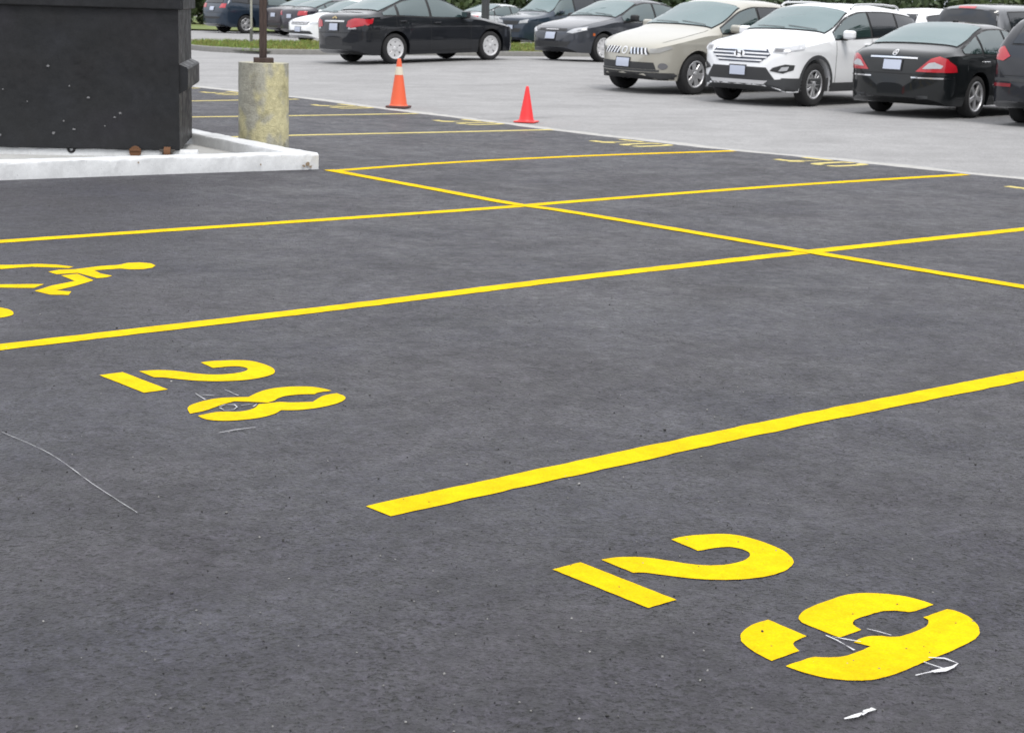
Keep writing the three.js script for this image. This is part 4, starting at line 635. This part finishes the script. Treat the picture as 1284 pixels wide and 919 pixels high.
// second rank and far rank
makeCar('white_wagon', 'white wagon with dark glass, mostly hidden behind the white crossover', { ...suv, coarse: true, paint: paint(0.78, 0.79, 0.8), detail: plainRear(0.95) }, [26.9, -20.9, 0.0], 'parked cars');
makeCar('silver_sedan', 'silver sedan peeping out between the champagne crossover and the dark grey sedan', { ...sedan, coarse: true, paint: paint(0.55, 0.56, 0.57, 0.4), detail: plainFront(0.65) }, [25.2, -27.3, Math.PI], 'parked cars');
makeCar('white_sedan', 'white sedan facing the grass strip, half hidden by the black sedan', { ...sedan, paint: paint(0.8, 0.81, 0.82), detail: ({ put, both, plate }) => { put('grille', [[-0.42, 0.62], [0.42, 0.62], [0.5, 0.73], [-0.5, 0.73]], 'front', 0.006, M.greyPlastic); for (const y of [0.65, 0.70]) put('grille_bar', rect(-0.42, 0.42, y - 0.01, y + 0.01), 'front', 0.012, M.chrome); both('head_light', [[0.52, 0.64], [0.80, 0.66], [0.80, 0.75], [0.56, 0.73]], 'front', 0.008, M.lens); put('lower_intake', [[-0.66, 0.33], [0.66, 0.33], [0.56, 0.43], [-0.56, 0.43]], 'front', 0.006, M.plastic); plate('front', 0.47); } }, [24.95, -43.3, Math.PI + 0.05], 'parked cars');
makeCar('blue_van', 'dark blue van facing the grass strip beyond the dark grey sedan', { ...suv, category: 'van', L: 5.0, wb: 3.0, W: 1.95, coarse: true, paint: paint(0.022, 0.035, 0.055, 0.3), tintFrom: 1, noseN: 3.4, screen: [1.12, 1.8], dlo: [1.3, 4.7], pillars: [2.3, 3.4], seams: [1.32, 2.3, 3.4], mirror: [1.5, 0.05], rearGlassFace: [1.25, 1.7, 0.65, 0.6],
  profile: [[0, 0.62], [0.02, 0.86], [0.06, 1.0], [0.3, 1.08], [0.7, 1.15], [0.95, 1.2], [1.1, 1.26], [1.5, 1.6], [1.8, 1.82], [2.2, 1.9], [4.5, 1.9], [4.85, 1.84], [4.93, 1.5], [4.97, 1.0], [5.0, 0.62]],
  belt: [[0, 0.55], [0.1, 0.9], [0.3, 0.98], [0.8, 1.05], [1.3, 1.12], [3, 1.15], [4.8, 1.15], [4.95, 0.9], [5.0, 0.58]],
  detail: plainFront(0.86) }, [33.4, -42.2, Math.PI + 0.02], 'parked cars');
makeCar('blue_crossover', 'dark blue crossover seen from behind, farthest along beside the hedge', { ...suv, coarse: true, paint: paint(0.022, 0.035, 0.055, 0.4), wheel: 'five', detail: plainRear(0.98, 0.17) }, [29.3, -55.7, 0.0], 'parked cars');
makeCar('maroon_sedan', 'dark maroon sedan parked between the blue crossover and the dark purple sedan', { ...sedan, coarse: true, paint: paint(0.03, 0.022, 0.026, 0.3), detail: plainRear(0.82, 0.17) }, [30.2, -52.7, 0.0], 'parked cars');
makeCar('dark_sedan', 'dark purple sedan showing both red tail lights behind the white sedan', { ...sedan, coarse: true, paint: paint(0.026, 0.023, 0.034, 0.3), detail: plainRear(0.82, 0.17) }, [29.3, -50.2, 0.0], 'parked cars');
makeCar('charcoal_sedan', 'charcoal sedan whose roof shows above the white sedan', { ...sedan, coarse: true, paint: paint(0.035, 0.036, 0.045, 0.4), detail: plainRear(0.82, 0.17) }, [29.6, -47.2, 0.0], 'parked cars');
makeCar('white_delivery_van', 'white van with a rear window standing behind the maroon sedan', { ...suv, category: 'van', L: 5.0, wb: 3.0, coarse: true, paint: paint(0.8, 0.8, 0.82), rearGlassFace: [1.3, 1.75, 0.6, 0.58], noseN: 3.4, screen: [1.12, 1.8], dlo: [1.3, 4.7], pillars: [2.3, 3.4], seams: [1.32, 2.3, 3.4],
  profile: [[0, 0.62], [0.02, 0.86], [0.06, 1.0], [0.3, 1.08], [0.7, 1.15], [0.95, 1.2], [1.1, 1.26], [1.5, 1.6], [1.8, 1.9], [2.2, 2.0], [4.5, 2.0], [4.88, 1.94], [4.93, 1.5], [4.97, 1.0], [5.0, 0.62]],
  belt: [[0, 0.55], [0.1, 0.9], [0.3, 0.98], [0.8, 1.05], [1.3, 1.12], [3, 1.15], [4.8, 1.15], [4.95, 0.9], [5.0, 0.58]], detail: plainRear(0.95, 0.3) }, [38.0, -61.5, 0.0], 'parked cars');
makeCar('pale_silver_sedan', 'pale silver sedan glimpsed past the black sedan windscreen', { ...sedan, coarse: true, paint: paint(0.5, 0.52, 0.53, 0.4), detail: plainRear(0.82, 0.17) }, [36.4, -48.8, 0.0], 'parked cars');
makeCar('white_hatchback', 'low white hatchback behind the lamp pole', { ...sedan, coarse: true, paint: paint(0.8, 0.81, 0.82), detail: plainRear(0.82, 0.17) }, [39.6, -48.6, 0.35], 'parked cars');

// ---------------------------------------------------------------- grass island, kerb, poles
const grassMat = new THREE.MeshStandardMaterial({ color: lin(0.13, 0.17, 0.05), roughness: 1, vertexColors: true });
const leafTint = (x, z) => { const v = 1 + 0.5 * fbm2(x * 1.3, z * 1.3, 4), y = clamp(0.5 + fbm2(x * 0.5 + 9, z * 0.5, 3)); return [v * mix(0.85, 1.25, y), v, v * mix(0.9, 1.1, y)]; };
const islandX = z => 15.35 + 0.25 * Math.sin((z + 33) * 0.6);
{
  const zs = range(-41.6, -33.75, 0.25), lift = (x, z) => 0.06 + groundH(x, z) + 0.03 * smooth(0, 1.2, Math.min(x - 15.4, -33.7 - z));
  const g = sheet([z => islandX(z) + 0.12, ...range(15.9, 60, 0.4)], zs, lift, leafTint);
  top(tag(new THREE.Mesh(g, grassMat), 'mown grass strip between the two car parks', null, null, 'structure'), 'grass_strip');
  // blades standing on the strip
  const blade = new THREE.BufferGeometry(); blade.setAttribute('position', new THREE.Float32BufferAttribute([-0.006, 0, 0, 0.006, 0, 0, 0.004, 0.05, 0.01, -0.004, 0.05, 0.01, 0.01, 0.085, 0.03], 3)); blade.setIndex([0, 1, 2, 0, 2, 3, 3, 2, 4]); blade.computeVertexNormals();
  const N = 26000, im = new THREE.InstancedMesh(blade, new THREE.MeshStandardMaterial({ color: lin(0.15, 0.20, 0.055), roughness: 0.9 }), N), m = new THREE.Matrix4(), q = new THREE.Quaternion(), e = new THREE.Euler(), c = new THREE.Color();
  for (let i = 0; i < N; i++) { const z = rr(-41.5, -33.9), x = rr(islandX(z) + 0.15, 36), k = rr(0.7, 1.5); e.set(rr(-0.5, 0.5), rnd() * 6.3, rr(-0.5, 0.5)); m.compose(new THREE.Vector3(x, lift(x, z), z), q.setFromEuler(e), new THREE.Vector3(k * 1.6, k, k)); im.setMatrixAt(i, m); const t = leafTint(x, z); c.setRGB(t[0] * rr(0.8, 1.3), t[1] * rr(0.8, 1.2), t[2] * 0.9); im.setColorAt(i, c); }
  top(tag(im, 'short grass blades covering the strip', null, null, 'stuff'), 'grass_blades');
  const grey = new THREE.MeshStandardMaterial({ color: lin(0.25, 0.245, 0.235), map: kerbTex, bumpMap: kerbTex, bumpScale: 0.006, roughness: 0.95 });
  const kt = thing('island_kerb', 'grey concrete kerb edging the grass strip', 'kerb');
  part('kerb_run', kerbGeo([[60, -33.75], [40, -33.7], [24.2, -33.7], [16.9, -33.45], [15.75, -33.75], [15.35, -34.9], [15.2, -36.1], [15.4, -37.4], [15.5, -41.5]], 0.17, 0.15, -0.03), grey, kt);
}
{ // slim sign post in the grass
  const t = thing('sign_post', 'slim pale galvanised sign post standing in the grass strip', 'post'); t.position.set(18.75, 0.08, -39.7);
  part('post', new THREE.CylinderGeometry(0.032, 0.032, 2.8, 12).translate(0, 1.4, 0), std(0.42, 0.41, 0.36, 0.5, { metalness: 0.5 }), t);
  part('post_sleeve', new THREE.CylinderGeometry(0.045, 0.045, 0.45, 12).translate(0, 0.22, 0), std(0.10, 0.10, 0.095, 0.7), t);
  part('sign_board', rbox(0.02, 0.6, 0.45, 0.004, -0.045, 2.45, 0), std(0.6, 0.6, 0.6, 0.5), t);
}
{ // lamp pole
  const t = thing('lamp_pole', 'dark grey lamp pole rising behind the bonnet of the black sedan', 'lamp pole'); t.position.set(23.3, 0.1, -34.3);
  part('pole', new THREE.CylinderGeometry(0.07, 0.125, 8, 20).translate(0, 4, 0), std(0.06, 0.063, 0.065, 0.5, { metalness: 0.4 }), t);
  part('foot', new THREE.CylinderGeometry(0.24, 0.26, 0.35, 24).translate(0, 0.1, 0), std(0.3, 0.3, 0.29, 0.9), t);
  part('lamp_arm', new THREE.CylinderGeometry(0.035, 0.045, 1.6, 10).rotateX(Math.PI / 2 - 0.15).translate(0, 8.0, 0.75), std(0.06, 0.063, 0.065, 0.5, { metalness: 0.4 }), t);
  part('lamp_head', rbox(0.32, 0.12, 0.62, 0.05, 0, 8.12, 1.6), std(0.07, 0.072, 0.075, 0.5), t);
}
// ---------------------------------------------------------------- trees and hedge
const bark = new THREE.MeshStandardMaterial({ color: lin(0.09, 0.07, 0.055), roughness: 0.95 });
const leafMats = [[0.055, 0.085, 0.028], [0.045, 0.075, 0.03], [0.07, 0.095, 0.03]].map(([r, g, b]) => new THREE.MeshPhysicalMaterial({ color: lin(r, g, b), roughness: 0.85, vertexColors: true, transmission: 0.3, thickness: 0 }));
function leafCloud(blobsList, count, size) {
  const P = [], C = [], I = []; const v = new THREE.Vector3(), a = new THREE.Vector3(), b = new THREE.Vector3();
  for (let i = 0; i < count; i++) {
    const [bx, by, bz, r, ry] = blobsList[Math.floor(rnd() * blobsList.length)]; v.randomDirection ? 0 : 0;
    const th = rnd() * 6.2832, u = rr(-1, 1), k = Math.pow(rnd(), 0.42), s = Math.sqrt(1 - u * u);
    const x = bx + r * k * s * Math.cos(th), y = by + (ry ?? r) * k * u, z = bz + r * k * s * Math.sin(th); if (noise3(x * 1.1, y * 1.1, z * 1.1) < -0.25) continue;
    a.set(rr(-1, 1), rr(-0.7, 0.7), rr(-1, 1)).normalize(); b.set(rr(-1, 1), rr(-1, 1), rr(-1, 1)).cross(a).normalize(); const w = size * rr(0.5, 1.1), h = w * rr(0.45, 0.7), o = P.length / 3, t = rr(0.7, 1.35);
    for (const [p, q] of [[-1, 0], [0, -1], [1, 0], [0, 1]]) { P.push(x + a.x * w * p + b.x * h * q, y + a.y * w * p + b.y * h * q, z + a.z * w * p + b.z * h * q); C.push(t * rr(0.9, 1.15), t, t * 0.95); }
    I.push(o, o + 1, o + 2, o, o + 2, o + 3);
  }
  const g = new THREE.BufferGeometry(); g.setAttribute('position', new THREE.Float32BufferAttribute(P, 3)); g.setAttribute('color', new THREE.Float32BufferAttribute(C, 3)); g.setIndex(I); g.computeVertexNormals(); return g;
}
function treeKind(h, spread, mat) {
  const bl = [], limbs = [];
  const limb = (a, b, r0, r1) => { const d = b.clone().sub(a), g = new THREE.CylinderGeometry(r1, r0, d.length(), 9); g.translate(0, d.length() / 2, 0); g.applyQuaternion(new THREE.Quaternion().setFromUnitVectors(new THREE.Vector3(0, 1, 0), d.clone().normalize())); g.translate(a.x, a.y, a.z); limbs.push(g); };
  const t0 = new THREE.Vector3(0, -0.1, 0), t1 = new THREE.Vector3(0.1, h * 0.35, 0.05), t2 = new THREE.Vector3(0.0, h * 0.75, -0.1); limb(t0, t1, 0.24, 0.17); limb(t1, t2, 0.17, 0.06);
  for (let i = 0; i < 11; i++) { const a = i * 2.4, y = mix(0.30, 0.8, i / 10) * h, l = spread * mix(1, 0.5, i / 10) * rr(0.7, 1.05), e = new THREE.Vector3(Math.cos(a) * l * 0.75, y + l * 0.4, Math.sin(a) * l * 0.75); limb(new THREE.Vector3(0.05, y * 0.92, 0), e, 0.07, 0.02); bl.push([e.x, e.y, e.z, l * 0.55, l * 0.45]); }
  bl.push([0, h * 0.85, 0, spread * 0.5, h * 0.16]);
  return { trunk: join(limbs), crown: leafCloud(bl, 4200, 0.24), mat };
}
const kinds = [treeKind(9, 3.6, leafMats[0]), treeKind(11, 4.2, leafMats[1]), treeKind(8, 3.2, leafMats[2])];
function tree(k, x, z, scale, label, group) { const t = thing('broadleaf_tree', label, 'tree', group); t.position.set(x, groundH(x, z) - 0.02, z); t.rotation.y = rnd() * 6.3; t.scale.setScalar(scale); part('trunk', kinds[k].trunk, bark, t); part('crown', kinds[k].crown, kinds[k].mat, t); }
for (let i = 0; i < 11; i++) { const yaw = mix(0.40, 1.06, i / 10), d = 98 + 7 * noise2(i * 3, 5); tree(i % 3, -8.5 + d * Math.sin(yaw), 3.9 - d * Math.cos(yaw), rr(0.95, 1.3), 'broad leafy tree in the row behind the far cars', 'trees behind the far cars'); }
for (let i = 0; i < 9; i++) tree((i + 1) % 3, 20 + i * 6 + rr(-1, 1), 7 + 1.5 * noise2(i * 2, 9) - i * 0.2, rr(1.65, 2.05), 'leafy tree along the near side of the car park, mirrored in car windows', 'trees mirrored in the car windows');
{
  const shrub = leafCloud([[0, 0.8, 0, 1.5, 0.9], [1.2, 0.9, 0.4, 1.3, 1.0], [-1.3, 0.7, -0.3, 1.3, 0.9], [0.3, 1.5, 0, 1.1, 0.7], [2.2, 0.7, 0, 1.1, 0.8], [-2.2, 0.8, 0.2, 1.1, 0.9]], 5200, 0.17), stems = join([0, 1, 2, 3, 4, 5].map(i => new THREE.CylinderGeometry(0.02, 0.05, 1.4, 7).rotateZ((i - 2.5) * 0.18).translate((i - 2.5) * 0.6, 0.6, 0)));
  for (let i = 0; i < 16; i++) { const yaw = mix(0.395, 1.05, i / 15), d = 84 + 2 * noise2(i, 3), t = thing('hedge_shrub', 'dense dark green shrub in the hedge behind the far cars', 'shrub', 'shrubs of the far hedge'); t.position.set(-8.5 + d * Math.sin(yaw), -0.03, 3.9 - d * Math.cos(yaw)); t.rotation.y = -yaw + rr(-0.2, 0.2); t.scale.set(1.15, rr(1.5, 2.0), 1.1); part('stems', stems, bark, t); part('foliage', shrub, leafMats[i % 2], t); }
  const g = sheet(range(0, 1, 0.1).map(u => u), range(0.36, 1.1, 0.01), () => 0, () => [1, 1, 1]); const p = g.attributes.position, c = g.attributes.color, uv = g.attributes.uv;
  for (let i = 0; i < p.count; i++) { const d = mix(72, 110, p.getX(i)), yaw = p.getZ(i), x = -8.5 + d * Math.sin(yaw), z = 3.9 - d * Math.cos(yaw), t = leafTint(x * 0.5, z * 0.5); p.setXYZ(i, x, 0.05, z); uv.setXY(i, x, z); c.setXYZ(i, t[0], t[1], t[2]); }
  g.computeVertexNormals(); top(tag(new THREE.Mesh(g, grassMat), 'grass verge under the far hedge', null, null, 'structure'), 'grass_verge');
}
renderer.render(scene, camera);
